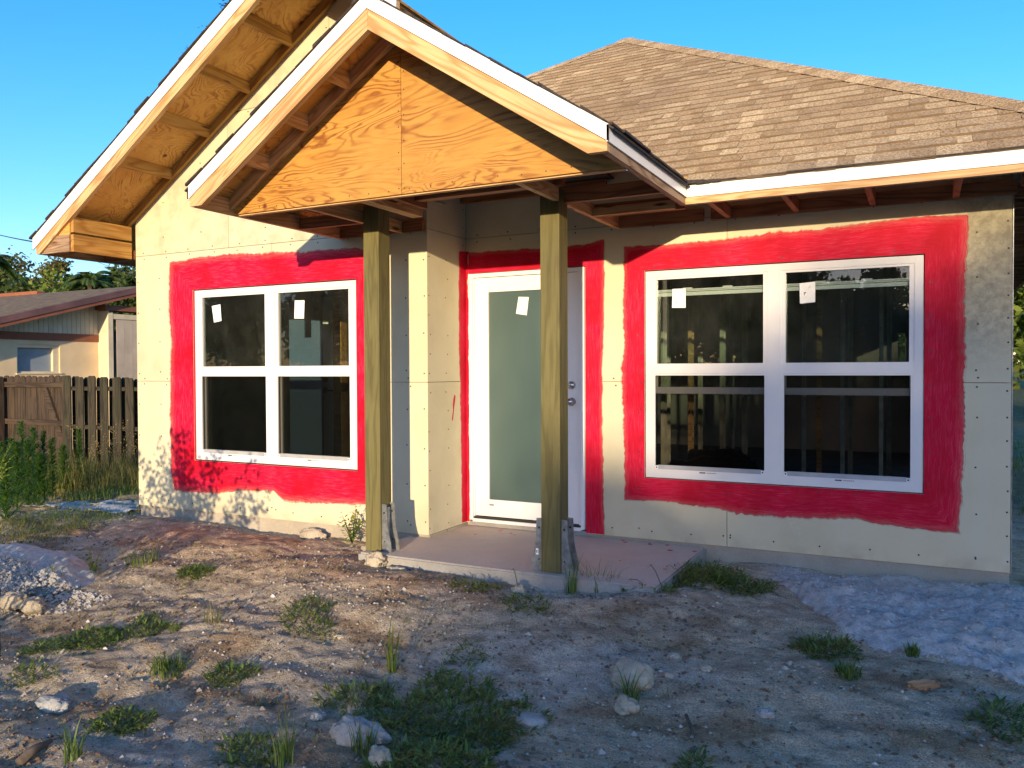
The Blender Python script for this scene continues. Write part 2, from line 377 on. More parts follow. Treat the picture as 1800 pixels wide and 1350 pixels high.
def prism(name, poly, y0, y1, mat, parent=None, ang=0, axis='Y'):
    """polygon in (x,z) pushed along Y (or in (y,z) along X); ang turns the local frame so grain follows the piece"""
    n = len(poly); cx = sum(p[0] for p in poly)/n; cz = sum(p[1] for p in poly)/n
    ca, sa = math.cos(ang), math.sin(ang); P = []
    for x, z in poly:
        dx, dz = x-cx, z-cz; P.append((dx*ca+dz*sa, -dx*sa+dz*ca))
    d = (y1-y0)/2
    V = [(x, -d, z) for x, z in P]+[(x, d, z) for x, z in P]
    area = sum(P[i][0]*P[(i+1) % n][1]-P[(i+1) % n][0]*P[i][1] for i in range(n))
    Fc = [tuple(range(n)), tuple(range(2*n-1, n-1, -1))]+[(i, i+n, (i+1) % n+n, (i+1) % n) for i in range(n)]
    if area < 0: Fc = [tuple(reversed(f)) for f in Fc]
    if axis == 'Y':
        return mk(name, V, Fc, mat, parent, loc=(cx, (y0+y1)/2, cz), rot=(0, -ang, 0))
    m = Matrix.Rotation(math.pi/2, 4, 'Z') @ Matrix.Rotation(-ang, 4, 'Y')
    return mk(name, V, Fc, mat, parent, loc=((y0+y1)/2, cx, cz), rot=m.to_euler())
def panel(name, x0, x1, z0, z1, y0, y1, mat, parent, holes=(), toX=None):
    """sheathing board with window and door openings cut out"""
    xs = sorted({x0, x1}|{min(max(h[k], x0), x1) for h in holes for k in (0, 1)})
    zs = sorted({z0, z1}|{min(max(h[k], z0), z1) for h in holes for k in (2, 3)})
    inh = lambda a, b: any(h[0] < a < h[1] and h[2] < b < h[3] for h in holes)
    solid = {(i, j) for i in range(len(xs)-1) for j in range(len(zs)-1) if not inh((xs[i]+xs[i+1])/2, (zs[j]+zs[j+1])/2)}
    V = []; Fc = []; ix = {}
    def vi(i, j, k):
        if (i, j, k) not in ix: ix[(i, j, k)] = len(V); V.append((xs[i], (y0, y1)[k], zs[j]))
        return ix[(i, j, k)]
    for i, j in solid:
        Fc.append((vi(i, j, 0), vi(i+1, j, 0), vi(i+1, j+1, 0), vi(i, j+1, 0)))
        Fc.append((vi(i, j+1, 1), vi(i+1, j+1, 1), vi(i+1, j, 1), vi(i, j, 1)))
        for di, dj, a, b in ((0, -1, (i, j), (i+1, j)), (1, 0, (i+1, j), (i+1, j+1)), (0, 1, (i+1, j+1), (i, j+1)), (-1, 0, (i, j+1), (i, j))):
            if (i+di, j+dj) not in solid: Fc.append((vi(*a, 0), vi(*a, 1), vi(*b, 1), vi(*b, 0)))
    if not V: return None
    if toX is not None:                   # turned to run along Y, facing +X
        V = [(toX+y, x, z) for x, y, z in V]; V = [(toX-(v[0]-toX), v[1], v[2]) for v in V]
    return mk(name, V, Fc, mat, parent)
def tube(name, pts, r, mat, parent=None, n=6):
    V = []; Fc = []; P = [Vector(p) for p in pts]
    for i, p in enumerate(P):
        d = (P[min(i+1, len(P)-1)]-P[max(i-1, 0)]).normalized(); a = d.orthogonal().normalized(); b = d.cross(a)
        rr = r[i] if isinstance(r, (list, tuple)) else r
        for k in range(n):
            t = 2*math.pi*k/n; V.append(p+a*math.cos(t)*rr+b*math.sin(t)*rr)
    for i in range(len(P)-1):
        for k in range(n): Fc.append((i*n+k, i*n+(k+1) % n, (i+1)*n+(k+1) % n, (i+1)*n+k))
    Fc.append(tuple(range(n-1, -1, -1))); Fc.append(tuple(range((len(P)-1)*n, len(P)*n)))
    return mk(name, V, Fc, mat, parent, True)
def disc(mb, c, r, h, axis='Y', n=8):
    V = []
    for k in (0, 1):
        for i in range(n):
            t = 2*math.pi*i/n; a, b = r*math.cos(t), r*math.sin(t)
            V.append((c[0]+a, c[1]-h*k, c[2]+b) if axis == 'Y' else (c[0]+h*k, c[1]+a, c[2]+b) if axis == 'X' else (c[0]+a, c[1]+b, c[2]+h*k))
    Fc = [tuple(range(n)), tuple(range(2*n-1, n-1, -1))]+[(i, (i+1) % n, n+(i+1) % n, n+i) for i in range(n)]
    mb.add(V, Fc)

# ---------------------------------------------------------------- ground
def sst(a, b, x):
    t = min(1, max(0, (x-a)/(b-a))); return t*t*(3-2*t)
def gz(x, y):
    z = -.105
    z -= .13*sst(-1.1, -3.2, y)
    z -= .22*sst(-7.5, -11, x)
    z += .065*math.exp(-((x+1.55)**2/.18+(y+1.42)**2/.06))+.035*math.exp(-((x+2.3)**2/.5+(y+1.5)**2/.05))+.05*math.exp(-((x+1.25)**2/.03+(y+.75)**2/.25))
    z += .075*math.exp(-((x+2.9)**2/.9+(y+1.95)**2/.18))
    z += .05*math.exp(-((x+5.4)**2/1.2+(y+1.15)**2/.12))
    z += .03*math.exp(-((x+4.0)**2/.5+(y+1.5)**2/.1))
    z -= .05*math.exp(-((x+2.1)**2/.4+(y+1.38)**2/.02))
    z -= .05*sst(-.4, 1.5, x)*sst(-.5, -2, y)
    if -30 < x < 15 and -12 < y < 16:
        z += .045*(noise.noise((x*.9, y*1.3, 3.1)))+.026*noise.noise((x*2.2+y*1.3, y*3.4-x*.8, 1.7))
        k = 1-sst(-9, -12, x)
        z += k*(.016*noise.noise((x*7+y*3, y*10-x*2, .3))+.011*noise.noise((x*19, y*23, 5.3))+.005*noise.noise((x*45, y*50, 5.3)))
    return z
def spaced(a, b, s): n = max(1, round((b-a)/s)); return [a+(b-a)*i/n for i in range(n)]
gx = [-700, -300, -150, -80, -50]+spaced(-35, -18, 1.)+spaced(-18, -9, .25)+spaced(-9, -6.5, .06)+spaced(-6.5, 1.3, .026)+spaced(1.3, 6, .2)+spaced(6, 30, 2)+[30, 60, 150, 300, 700]
gy = [-500, -200, -90, -50]+spaced(-35, -12, 2)+spaced(-12, -5.5, .5)+spaced(-5.5, -4.3, .08)+spaced(-4.3, .2, .024)+spaced(.2, 4, .12)+spaced(4, 16, .6)+[16, 25, 40, 80, 200, 700]
V = []; colr = []
def lerp3(a, b, t): return tuple(a[i]+(b[i]-a[i])*t for i in range(3))
SAND = (.62, .51, .36); BROWN = (.38, .255, .14); PINK = (.52, .31, .20); GREY = (.60, .555, .47); GOLD = (.62, .48, .28); GRASSY = (.10, .115, .045); DARK = (.24, .185, .13)
def gcol(x, y):
    if x < -30 or x > 15 or y < -12 or y > 16: return GRASSY
    n1 = noise.noise((x*.8, y*1.6, 9)); n2 = noise.noise((x*2.2+3, y*3.6, 4)); n3 = noise.noise((x*6, y*9, 14))
    c = SAND
    c = lerp3(c, BROWN, .75*sst(.12, .42, n2+.25*n3))
    c = lerp3(c, GREY, .8*sst(.0, .35, n1+.3*n3)*sst(-3.9, -2.6, x))
    pk = math.exp(-((x+5.3)**2/1.6+(y+1.25)**2/.14))+.8*math.exp(-((x+3.3)**2/1.2+(y+1.6)**2/.05))
    c = lerp3(c, PINK, min(.9, pk*(1+n2)))
    c = lerp3(c, GOLD, .6*math.exp(-((x+4.6)**2/.8+(y+1.6)**2/.12))+.5*sst(-6.5, -8, x))
    c = lerp3(c, DARK, .6*sst(.3, .5, noise.noise((x*3.3+7, y*7, 2))+.2*n3))
    ld = sst(-.35, .3, n3+n2)*sst(-6.8, -8.8, x)
    c = lerp3(c, GRASSY, .55*ld)
    c = lerp3(c, GRASSY, sst(-13, -18, x)); c = lerp3(c, GRASSY, .8*sst(2.2, 5, y)); c = lerp3(c, GRASSY, .6*sst(2, 5, x))
    return c
nx, ny = len(gx), len(gy)
for y in gy:
    for x in gx:
        V.append((x, y, gz(x, y))); c = gcol(x, y); colr += [c[0], c[1], c[2], 1]
Fc = [(j*nx+i, j*nx+i+1, (j+1)*nx+i+1, (j+1)*nx+i) for j in range(ny-1) for i in range(nx-1)]
tag(mk('ground', V, Fc, M['soil'], smooth=True, attrs={'Col': ('POINT', 'FLOAT_COLOR', colr)}), kind='structure')

# ---------------------------------------------------------------- the house
H4 = 1.2192
W1Y = -.611; XL = -6.894; XC = -3.508; XR = .499
house = thing('unfinished_house', (-3.2, 0, -.1), 'single storey house under construction with bare cream sheathing and red paint round its openings', 'house')
G = .0022
TB = .0125
winR = (-1.920, .003, .476, 2.074); winL = (-6.115, -4.208, .476, 2.078); doorH = (-3.482, -2.408, -.05, 2.142)
B = M['board']
def pz(name, x0, x1, z0, z1, y, holes=()): return panel(name, x0+G, x1-G, z0+G, z1-G, y, y+TB, B, house, holes)
# recessed wall (right): bottom, middle and top rows
for r in (0, 1):
    z0, z1 = r*H4, (r+1)*H4
    if r == 1: z1 = 2.4384
    pz('sheathing_board', -1.291, XR, z0, z1, 0, [winR])
    pz('sheathing_board', XC, -1.291, z0, z1, 0, [winR, (XC-.01, doorH[1], doorH[2], doorH[3])])
mk('sheathing_strip', boxv(XC+.001, doorH[0], 0, TB, .002, 2.140), BOXF, B, house)
pz('sheathing_board', XC, -1.291, 2.4384, 2.86, 0); pz('sheathing_board', -1.291, XR, 2.4384, 2.86, 0)
prism('sheathing_board', [(XC+G, 2.863), (-2.06, 2.863), (-2.89, 3.38), (XC+G, 3.02)], 0, TB, B, house)
# wing wall (left)
seams = [[-6.160, -4.231], [-5.131], [-5.65]]
for r in (0, 1):
    xs = [XL]+seams[r]+[XC]
    for a, b in zip(xs[:-1], xs[1:]): pz('sheathing_board', a, b, r*H4, (r+1)*H4, W1Y, [winL])
# gable boards above, tops cut to the rake
def ztop(x): return 2.775+.65*(x+6.89) if x < -4.29 else 2.775+.65*2.6-.65*(x+4.29)
def gpoly(a, b, z0, z1):
    a, b = a+G, b-G; z0 += G; z1 -= G
    pts = [(a, z0), (b, z0)]; top = []
    n = 24
    for i in range(n+1):
        x = b+(a-b)*i/n; top.append((x, min(z1, ztop(x))))
    # drop the part where the rake is below z0
    pts += [(x, z) for x, z in top if z > z0+.002]
    xs = [x for x, z in top if z > z0+.002]
    if not xs: return None
    pts[0] = (max(a, min(xs)), z0) if min(xs) > a+.1 else (a, z0)
    return pts
for a, b, z0, z1 in ((XL, -5.65, 2*H4, 3*H4), (-5.65, XC, 2*H4, 3*H4), (-5.67, -4.47, 3*H4, 4.6), (-4.47, XC, 3*H4, 4.6)):
    p = gpoly(a, b, z0, z1)
    if p: prism('sheathing_board', p, W1Y, W1Y+TB, B, house)
# return wall between the two, facing right
for z0, z1 in ((0, H4), (H4, 2*H4), (2*H4, 3.3)):
    V = boxv(XC-TB, XC, W1Y+.0005, -G, z0+G, z1-G); mk('sheathing_board', V, BOXF, B, house)
# right end wall and left end wall
for a_, b_, c_z in ((.003+TB, 3.0, 0), (3.0, 5.4, 2.1), (5.4, 8, 0)): mk('side_wall', boxv(XR-.02, XR-.004, a_, b_, c_z, 2.6), BOXF, M['board'], house)  # unseen opening in the right wall, added so daylight reaches the studs
mk('side_wall', boxv(XL+.004, XL+.02, W1Y+.003+TB, 8, 0, 2.75), BOXF, M['board'], house)
# dark backing seen in the joints, with window and door openings
panel('wall_core', XC, XR-.025, .001, 2.6, TB+.002, .10, M['pine_dark'], house, [winR, doorH])
panel('wall_core', XL+.025, XC-.016, .001, 2.7, W1Y+TB+.002, W1Y+.10, M['pine_dark'], house, [winL])
mk('wall_core', boxv(XC-.11, XC-TB-.002, W1Y+.101, TB, .001, 3.2), BOXF, M['pine_dark'], house)
prism('wall_core', [(-6.8, 2.701), (XC-.1, 2.701), (XC-.1, 3.9), (-4.29, 4.40), (-6.8, 2.76)], W1Y+TB+.002, W1Y+.06, M['pine_dark'], house)
# metal corner trim
mk('corner_trim', boxv(XR+.001, XR+.006, -.002, .06, 0, 2.43), BOXF, M['steel'], house)
# foundation
FB = MB().box(XC, XR-.006, .012, .3, -.6, -.001).box(XL+.01, XC+.0, W1Y+.014, -.02+W1Y+.3, -.6, -.001).box(XC-.3, XC-.002, W1Y+.3, 0.3, -.6, -.003)
FB.box(XR-.3, XR-.006, .31, 8, -.6, -.002).box(XL+.01, XL+.3, W1Y+.3, 8, -.6, -.002)
FB.obj('foundation', M['found'], house)
# screws along the joints
sc = MB()
def screw(x, z, y=0): disc(sc, (x, y+.0005, z), .0065, .0022)
def srow(x0, x1, z, y, step=.29, holes=()):
    x = x0
    while x < x1:
        xx = x+random.uniform(-.02, .02)
        if not any(h[0]-.01 < xx < h[1]+.01 and h[2]-.01 < z < h[3]+.01 for h in holes): screw(xx, z+random.uniform(-.006, .006), y)
        x += step
def scol(z0, z1, x, y, step=.305, holes=()):
    z = z0
    while z < z1:
        if not any(h[0]-.01 < x < h[1]+.01 and h[2]-.01 < z < h[3]+.01 for h in holes): screw(x+random.uniform(-.005, .005), z+random.uniform(-.015, .015), y)
        z += step
for z in (.07, H4-.028, H4+.028, 2*H4-.028, 2*H4+.028): srow(-2.18 if z < .1 else XC+.1, XR-.05, z, 0, .31, [winR, doorH])
for z in (.07, H4-.028, H4+.028, 2*H4-.028, 2*H4+.028, 3*H4-.028): srow(XL+.12 if z < 3 else -5.4, XC-.02, z, W1Y, .31, [winL])
for x in (.305, .478): scol(.07, 2.35, x, 0, .155 if x > .4 else .305)
for x in (-1.315, -1.267, -1.97, -2.37): scol(.08, 2.4, x, 0, .3, [winR])
for x in (winR[0]-.03, winR[1]+.03): scol(.55, 2.05, x, 0, .22)
for z in (winR[2]-.03, winR[3]+.03): srow(-1.85, -.02, z, 0, .24)
for x in (XL+.03, XL+.33, XC-.03, XC-.2, -5.155, -5.107, -4.02): scol(.1, 2.4, x, W1Y, .3, [winL])
for x in (-6.5, -6.0, -5.2, -4.8, -4.5, -4.0): scol(2.6, ztop(x)-.1, x, W1Y, .32)
for z in [.05+.155*i for i in range(18)]:
    for y in (-.585, -.32, -.05):
        if y == -.05 or random.random() < .8: disc(sc, (XC+.0002, y+random.uniform(-.02, .02), z), .0055, .0018, 'X')
sc.obj('screw_heads', M['screw'], house)['kind'] = 'stuff'

# red flashing paint
def band(name, loops, mat, parent, y, closed=True):
    """loops: list of point rings (x,z) from inner to outer"""
    n = len(loops[0]); k = len(loops); V = []; Fc = []; E = []; A = []
    dist = [0]
    for i in range(1, n): dist.append(dist[-1]+math.dist(loops[-1][i], loops[-1][i-1]))
    for li, L in enumerate(loops):
        for i, (x, z) in enumerate(L):
            V.append((x, y, z) if not callable(y) else y(x, z)); E.append(li/(k-1)); A.append(dist[i])
    m = n if closed else n-1
    for li in range(k-1):
        for i in range(m):
            a, b = li*n+i, li*n+(i+1) % n; Fc.append((a, a+n, b+n, b))
    return mk(name, V, Fc, mat, parent, attrs={'edge': ('POINT', 'FLOAT', E), 'along': ('POINT', 'FLOAT', A)})
def ringpaint(hole, outer, y, seed):
    cx, cz = (hole[0]+hole[1])/2, (hole[2]+hole[3])/2
    def hit(poly, a):
        d = (math.cos(a), math.sin(a)); best = None
        for i in range(len(poly)):
            p, q = poly[i], poly[(i+1) % len(poly)]; ex, ez = q[0]-p[0], q[1]-p[1]
            det = d[0]*(-ez)+ex*d[1]
            if abs(det) < 1e-9: continue
            rx, rz = p[0]-cx, p[1]-cz
            t = (rx*(-ez)+ex*rz)/det; s = (d[0]*rz-d[1]*rx)/det
            if t > 0 and -1e-6 <= s <= 1+1e-6 and (best is None or t > best): best = t
        return best
    inner = [(hole[0], hole[2]), (hole[1], hole[2]), (hole[1], hole[3]), (hole[0], hole[3])]
    angs = sorted([2*math.pi*i/700-math.pi for i in range(700)]+[math.atan2(z-cz, x-cx) for x, z in inner])
    K = 9; loops = [[] for _ in range(K)]
    for a in angs:
        ti, to = hit(inner, a), hit(outer, a)
        px, pz_ = cx+math.cos(a)*to, cz+math.sin(a)*to
        to += .020*noise.noise((px*2.6, pz_*2.6, seed))+.012*noise.noise((px*8, pz_*8, seed))+.012*noise.noise((px*30, pz_*30, seed))+.008*noise.noise((px*70, pz_*70, seed))+.02
        for k in range(K):
            t = ti+(to-ti)*k/(K-1); loops[k].append((cx+math.cos(a)*t, cz+math.sin(a)*t))
    band('paint_band', loops, M['red'], house, y)
ringpaint(winL, [(-6.404, .173), (-5.84, .175), (-5.5, .24), (-5.142, .254), (-5.011, .165), (-4.627, .18), (-4.125, .2), (-3.93, .22), (-3.92, 1.2), (-3.94, 2.31), (-4.105, 2.32), (-4.86, 2.350), (-5.3, 2.362), (-5.65, 2.385), (-6.43, 2.37), (-6.445, 1.9), (-6.418, 1.6), (-6.45, 1.05), (-6.43, .3)], W1Y-.0016, 1.3)
ringpaint(winR, [(-2.074, .297), (-1.84, .304), (-1.408, .292), (-1.2, .26), (-.803, .25), (-.43, .277), (-.1, .24), (.217, .225), (.237, .82), (.22, 1.118), (.225, 1.6), (.24, 1.9), (.26, 2.315), (-.085, 2.317), (-.5, 2.30), (-.806, 2.28), (-1.1, 2.275), (-1.62, 2.257), (-2.084, 2.273), (-2.085, 1.7), (-2.1, 1.1), (-2.085, .6)], -.0016, 5.1)
def strip(inner, outer, y, seed, n=160):
    def res(P, t):
        L = [0]
        for i in range(1, len(P)): L.append(L[-1]+math.dist(P[i], P[i-1]))
        d = t*L[-1]
        for i in range(1, len(P)):
            if d <= L[i]+1e-9:
                f = (d-L[i-1])/max(1e-9, L[i]-L[i-1]); return (P[i-1][0]+(P[i][0]-P[i-1][0])*f, P[i-1][1]+(P[i][1]-P[i-1][1])*f)
        return P[-1]
    K = 7; loops = [[] for _ in range(K)]
    for i in range(n):
        a = res(inner, i/(n-1)); b = res(outer, i/(n-1)); l = math.dist(a, b)
        f = 1+(.012*noise.noise((b[0]*9, b[1]*9, seed))+.008*noise.noise((b[0]*30, b[1]*30, seed)))/max(l, .02)
        for k in range(K):
            t = k/(K-1)*f; loops[k].append((a[0]+(b[0]-a[0])*t, a[1]+(b[1]-a[1])*t))
    band('paint_band', loops, M['red'], house, y, False)
strip([(doorH[0]+.0, doorH[3]), (doorH[1], doorH[3]), (doorH[1], .006)], [(doorH[0]+.0, 2.333), (-2.85, 2.325), (-2.55, 2.312), (-2.235, 2.35), (-2.235, 1.985), (-2.26, 1.087), (-2.25, .6), (-2.24, .006)], -.0016, 3)
strip([(XC+.001, 2.33), (XC+.001, .01)], [(doorH[0], 2.33), (doorH[0], .01)], -.0018, 8)
strip([(0, 2.33), (0, .01)], [(-.128, 2.32), (-.14, 1.75), (-.118, 1.08), (-.105, .6), (-.101, .012)], lambda a, z: (XC+.0016, a, z), 6)
strip([(-.188, 1.1), (-.235, .89)], [(-.212, 1.11), (-.25, .9)], lambda a, z: (XC+.0016, a, z), 2, 20)
# slab with red paint drops
slab = prism('porch_slab', [(0, 0), (1, 0)], 0, 1, M['slab']) if False else None
P = [(-3.70, -1.262), (-1.447, -1.262), (-1.447, .011), (XC+.001, .011), (XC+.001, W1Y+.013), (-3.70, W1Y+.013)]
n = len(P); zt, zb = -.02, -.45
bm = bmesh.new(); vs = [bm.verts.new((x, y, zb)) for x, y in P]; vt = [bm.verts.new((x, y, zt)) for x, y in P]
bm.faces.new(vt); bm.faces.new(list(reversed(vs)))
for i in range(n): bm.faces.new((vs[i], vs[(i+1) % n], vt[(i+1) % n], vt[i]))
bmesh.ops.bevel(bm, geom=[e for e in bm.edges if all(v.co.z > -.1 for v in e.verts)], offset=.012, segments=2, affect='EDGES')
me = bpy.data.meshes.new('porch_slab'); bm.to_mesh(me); bm.free(); me.materials.append(M['slab']); me.materials.append(M['slabedge'])
for p_ in me.polygons: p_.material_index = 0 if p_.normal.z > .9 else 1
slab = bpy.data.objects.new('porch_slab', me); COL.objects.link(slab); adopt(slab, house)
dr = MB()
for u, v, r in ((880, 933, 9), (898, 937, 7), (912, 928, 8), (905, 940, 5), (1000, 938, 9), (1055, 941, 11), (1075, 942, 10), (1095, 950, 7), (1099, 953, 8), (1142, 955, 6), (1143, 957, 8), (1173, 958, 8), (1178, 967, 10), (1221, 969, 8), (835, 939, 6), (1170, 1000, 5), (1090, 985, 4)):
    p = onZ(u, v, -.0185); disc(dr, (p.x, p.y, -.0196), r*.0021, .0012, 'Z', 9)
dr.obj('paint_drops', M['redflat'], slab)['kind'] = 'stuff'

# ---- windows
def frame_rects(name, rects, y0, y1, mat, parent, bev=.003):
    mb = MB()
    for a in rects: mb.box(a[0], a[1], y0 if len(a) < 5 else a[4], y1 if len(a) < 6 else a[5], a[2], a[3])
    return mb.obj(name, mat, parent)
def window(x0, x1, z0, z1, Y, raised, stickers, lab):
    xm = (x0+x1)/2; g = .0006; fy0, fy1 = Y+.008, Y+.085
    e = .052; zm0, zm1 = 1.283, 1.357
    fr = MB()
    fr.box(x0, x0+.10-.048+g*0, fy0, fy1, z0, z1)                     # outer jambs
    fr.box(x1-.052, x1, fy0, fy1, z0, z1)
    fr.box(x0+.052, x1-.052, fy0, fy1, z1-.050, z1); fr.box(x0+.052, x1-.052, fy0, fy1, z0, z0+.042)
    fr.box(xm-.046, xm+.046, fy0-.001, fy1, z0+.042, z1-.05)
    w = fr.obj('window', M['white'], house)
    for a, b in ((x0+.052, xm-.046), (xm+.046, x1-.052)):
        # fixed upper sash frame
        s = MB(); y0, y1 = Y+.016, Y+.05; t = .032
        if True:
            s.box(a, a+t, y0, y1, zm0, z1-.05); s.box(b-t, b, y0, y1, zm0, z1-.05); s.box(a+t, b-t, y0, y1, z1-.066, z1-.05)
            s.box(a, b, Y+.010, y1, zm0-.001, zm1)
        s.obj('upper_sash', M['white'], w)
        mk('pane', boxv(a+t, b-t, Y+.034, Y+.038, zm1, z1-.066), BOXF, M['glass'], w)
        # insect screen in the lower half, with grey bottom bar and corner clips
        f = MB(); f.box(a-.002, a+.022, Y+.011, Y+.026, z0+.042, zm0-.002); f.box(b-.022, b+.002, Y+.011, Y+.026, z0+.042, zm0-.002)
        f.box(a+.022, b-.022, Y+.011, Y+.026, zm0-.016, zm0-.002); f.box(a+.022, b-.022, Y+.011, Y+.026, z0+.042, z0+.066)
        f.obj('screen_frame', M['white'], w)
        mk('screen_bar', boxv(a+.045, b-.045, Y+.0095, Y+.024, z0+.0665, z0+.098), BOXF, M['screenbar'], w)
        for cx in (a+.034, b-.034):
            c_ = mk('clip', boxv(cx-.011, cx+.011, Y+.008, Y+.022, z0+.067, z0+.093), BOXF, M['tag'], w)
            mk('clip', boxv(cx-.005, cx+.005, Y+.0065, Y+.0075, z0+.074, z0+.085), BOXF, M['ink'], w)
        mk('insect_screen', boxv(a+.022, b-.022, Y+.0245, Y+.0255, z0+.0985, zm0-.0165), BOXF, M['screen'], w)
        # maker's label strip
        lb = MB(); lx = (a+b)/2-.02
        lb.box(lx-.045, lx, Y+.0098, Y+.0108, z0+.049, z0+.058)
        for k in range(6): lb.box(lx+.01+k*.012, lx+.018+k*.012, Y+.0098, Y+.0108, z0+.051, z0+.056)
        lb.obj('printed_label', M['ink'], w)
        # inner sash: closed on one window, pushed up on the other
        dz = .60 if raised else 0
        i_ = MB(); q0, q1 = Y+.056, Y+.080; lo = z0+.045+dz; hi = lo+.79
        i_.box(a, a+.03, q0, q1, lo, hi); i_.box(b-.03, b, q0, q1, lo, hi)
        i_.box(a+.03, b-.03, q0, q1, lo, lo+.05)
        if raised:
            i_.box(a+.03, b-.03, q0, q1, hi-.045, hi-.018); i_.box(a+.03, b-.03, q0-.004, q1, hi-.014, hi-.006); i_.box(a+.03, b-.03, q0, q1, hi-.003, hi+.006)
            for cx in (a+.26, a+.56): i_.box(cx-.035, cx+.035, q0, q1, hi+.006, hi+.016)
        else: i_.box(a+.03, b-.03, q0, q1, hi-.04, hi)
        i_.obj('inner_sash', M['white'], w)
        mk('pane', boxv(a+.03, b-.03, q0+.010, q0+.013, lo+.05, hi-.045), BOXF, M['glass'], w)
    for (pts) in stickers:
        c = [sum(p[0] for p in pts)/4, sum(p[1] for p in pts)/4]
        o = prism('sticker', pts, Y+.0325, Y+.0335, M['sticker'], w)
        im = MB()
        if raised:
            for k in range(9):
                x = c[0]-.035+random.random()*.06; z = c[1]-.055+random.random()*.10
                im.box(x, x+random.uniform(.008, .02), Y+.0315, Y+.0322, z, z+random.uniform(.006, .02))
            im.obj('printed_mark', M['tag'], w)
    return w
wl_ = window(-6.098, -4.217, .487, 2.068, W1Y, False,
    [[(-5.905, 1.92), (-5.796, 1.932), (-5.784, 1.779), (-5.879, 1.766)], [(-4.901, 1.93), (-4.792, 1.926), (-4.8, 1.768), (-4.909, 1.772)]], '')
wr_ = window(-1.913, -.004, .483, 2.066, 0, True,
    [[(-1.709, 1.926), (-1.608, 1.925), (-1.608, 1.779), (-1.713, 1.783)], [(-.79, 1.921), (-.684, 1.928), (-.684, 1.784), (-.786, 1.776)]], '')
wl_['label'] = 'white double window of the wing with closed dark lower sashes'; wr_['label'] = 'white double window right of the door with lower sashes pushed up'
# red-painted reveal at the left jamb
mk('painted_reveal', boxv(-6.114, -6.099, W1Y+.004, W1Y+.09, .488, 2.067), BOXF, M['redflat'], house)

# ---- front door
dr_ = MB(); x0, x1, zb_, zt_ = -3.475, -2.416, .03, 2.134
dr_.box(x0, x0+.032, -.012, .11, zb_, zt_); dr_.box(x1-.032, x1, -.012, .11, zb_, zt_); dr_.box(x0+.032, x1-.032, -.012, .11, zt_-.032, zt_)
dr_.box(x1-.045, x1-.033, .004, .10, zb_, zt_-.033); dr_.box(x1-.056, x1-.046, .010, .10, zb_, zt_-.033)
dr_.box(x0+.033, x0+.04, .006, .10, zb_, zt_-.033)
dr_.box(x0+.032, x1-.032, -.02, .10, zb_-.012, zb_+.014)
dframe = dr_.obj('door_frame', M['door_white'], house)
d = MB(); a, b = x0+.042, x1-.058; ga, gb, gb0, gt0 = -3.303, -2.62, .209, 1.976
d.box(a, ga, .02, .06, .066, zt_-.036); d.box(gb, b, .02, .06, .066, zt_-.036); d.box(ga, gb, .02, .06, .066, gb0); d.box(ga, gb, .02, .06, gt0, zt_-.036)
door = d.obj('front_door', M['door_white'], house); door['label'] = 'white front door with tall frosted glass panel'
mk('threshold', boxv(x0+.034, x1-.034, -.004, .06, zb_+.0145, zb_+.030), BOXF, M['rubber'], house)
mk('glass_panel', boxv(ga-.003, gb+.003, .034, .046, gb0-.003, gt0+.003), BOXF, M['frost'], door)
prism('sticker', [(-3.02, 1.925), (-2.925, 1.919), (-2.945, 1.768), (-3.045, 1.785)], .0315, .033, M['sticker'], door)
t = MB()
for k in range(4): t.box(-3.30+k*.011, -3.292+k*.011, .0185, .0195, .158, .172)
t.obj('printed_mark', M['ink'], door)
def lathe(name, prof, c, mat, parent, n=18):
    V = []; Fc = []
    for r, y in prof:
        for i in range(n):
            t = 2*math.pi*i/n; V.append((c[0]+r*math.cos(t), c[1]-y, c[2]+r*math.sin(t)))
    for j in range(len(prof)-1):
        for i in range(n): Fc.append((j*n+i, j*n+(i+1) % n, (j+1)*n+(i+1) % n, (j+1)*n+i))
    return mk(name, V, Fc, mat, parent, True)
lathe('deadbolt', [(.033, 0), (.033, .012), (.024, .02), (.018, .026), (.0, .027)], (-2.535, .02, 1.189), M['nickel'], door)
lathe('door_knob', [(.034, 0), (.034, .008), (.015, .014), (.013, .035), (.026, .045), (.030, .058), (.024, .07), (.0, .074)], (-2.535, .02, 1.055), M['nickel'], door)
mk('sill_rubble', boxv(-3.48, -2.41, -.008, .012, -.018, .018), BOXF, M['slabedge'], house)

# ---- porch posts with galvanised base brackets
for k, px in enumerate((-3.682, -2.247)):
    po = box('porch_post', px, px+.137, -1.20, -1.06, -.018, (2.52, 2.50)[k], M['treated'], house, .004)
    po['label'] = ('olive treated post at the left end of the slab', 'olive treated post in front of the door')[k]
    def brk(sx):
        s = 1 if sx > 0 else -1; x = px+.14 if s > 0 else px
        pr = [(0, .335), (.040*s, .332), (.046*s, .20), (.056*s, .13), (.078*s, .05), (.082*s, -.015), (0, -.015)]
        for yy in (-1.185, -1.085):
            o = prism('base_bracket', [(x+a_, z) for a_, z in pr], yy, yy+.005, M['steel'], po)
            disc_ = MB(); disc(disc_, (x+.02*s, yy-.0005, .27), .008, .002); disc(disc_, (x+.022*s, yy-.0005, .06), .006, .002); disc_.obj('bolt', M['screw'], po)
        mk('base_bracket', boxv(min(x, x+.006*s), max(x, x+.006*s), -1.179, -1.086, -.015, .30), BOXF, M['steel'], po)
    brk(1)
    if k: 
        brk(-1)
        mk('tag', boxv(px-.045, px-.027, -1.1875, -1.1858, .09, .13), BOXF, M['tag'], po)
        mk('tag', boxv(px-.040, px-.033, -1.1885, -1.1878, .10, .12), BOXF, M['ink'], po)
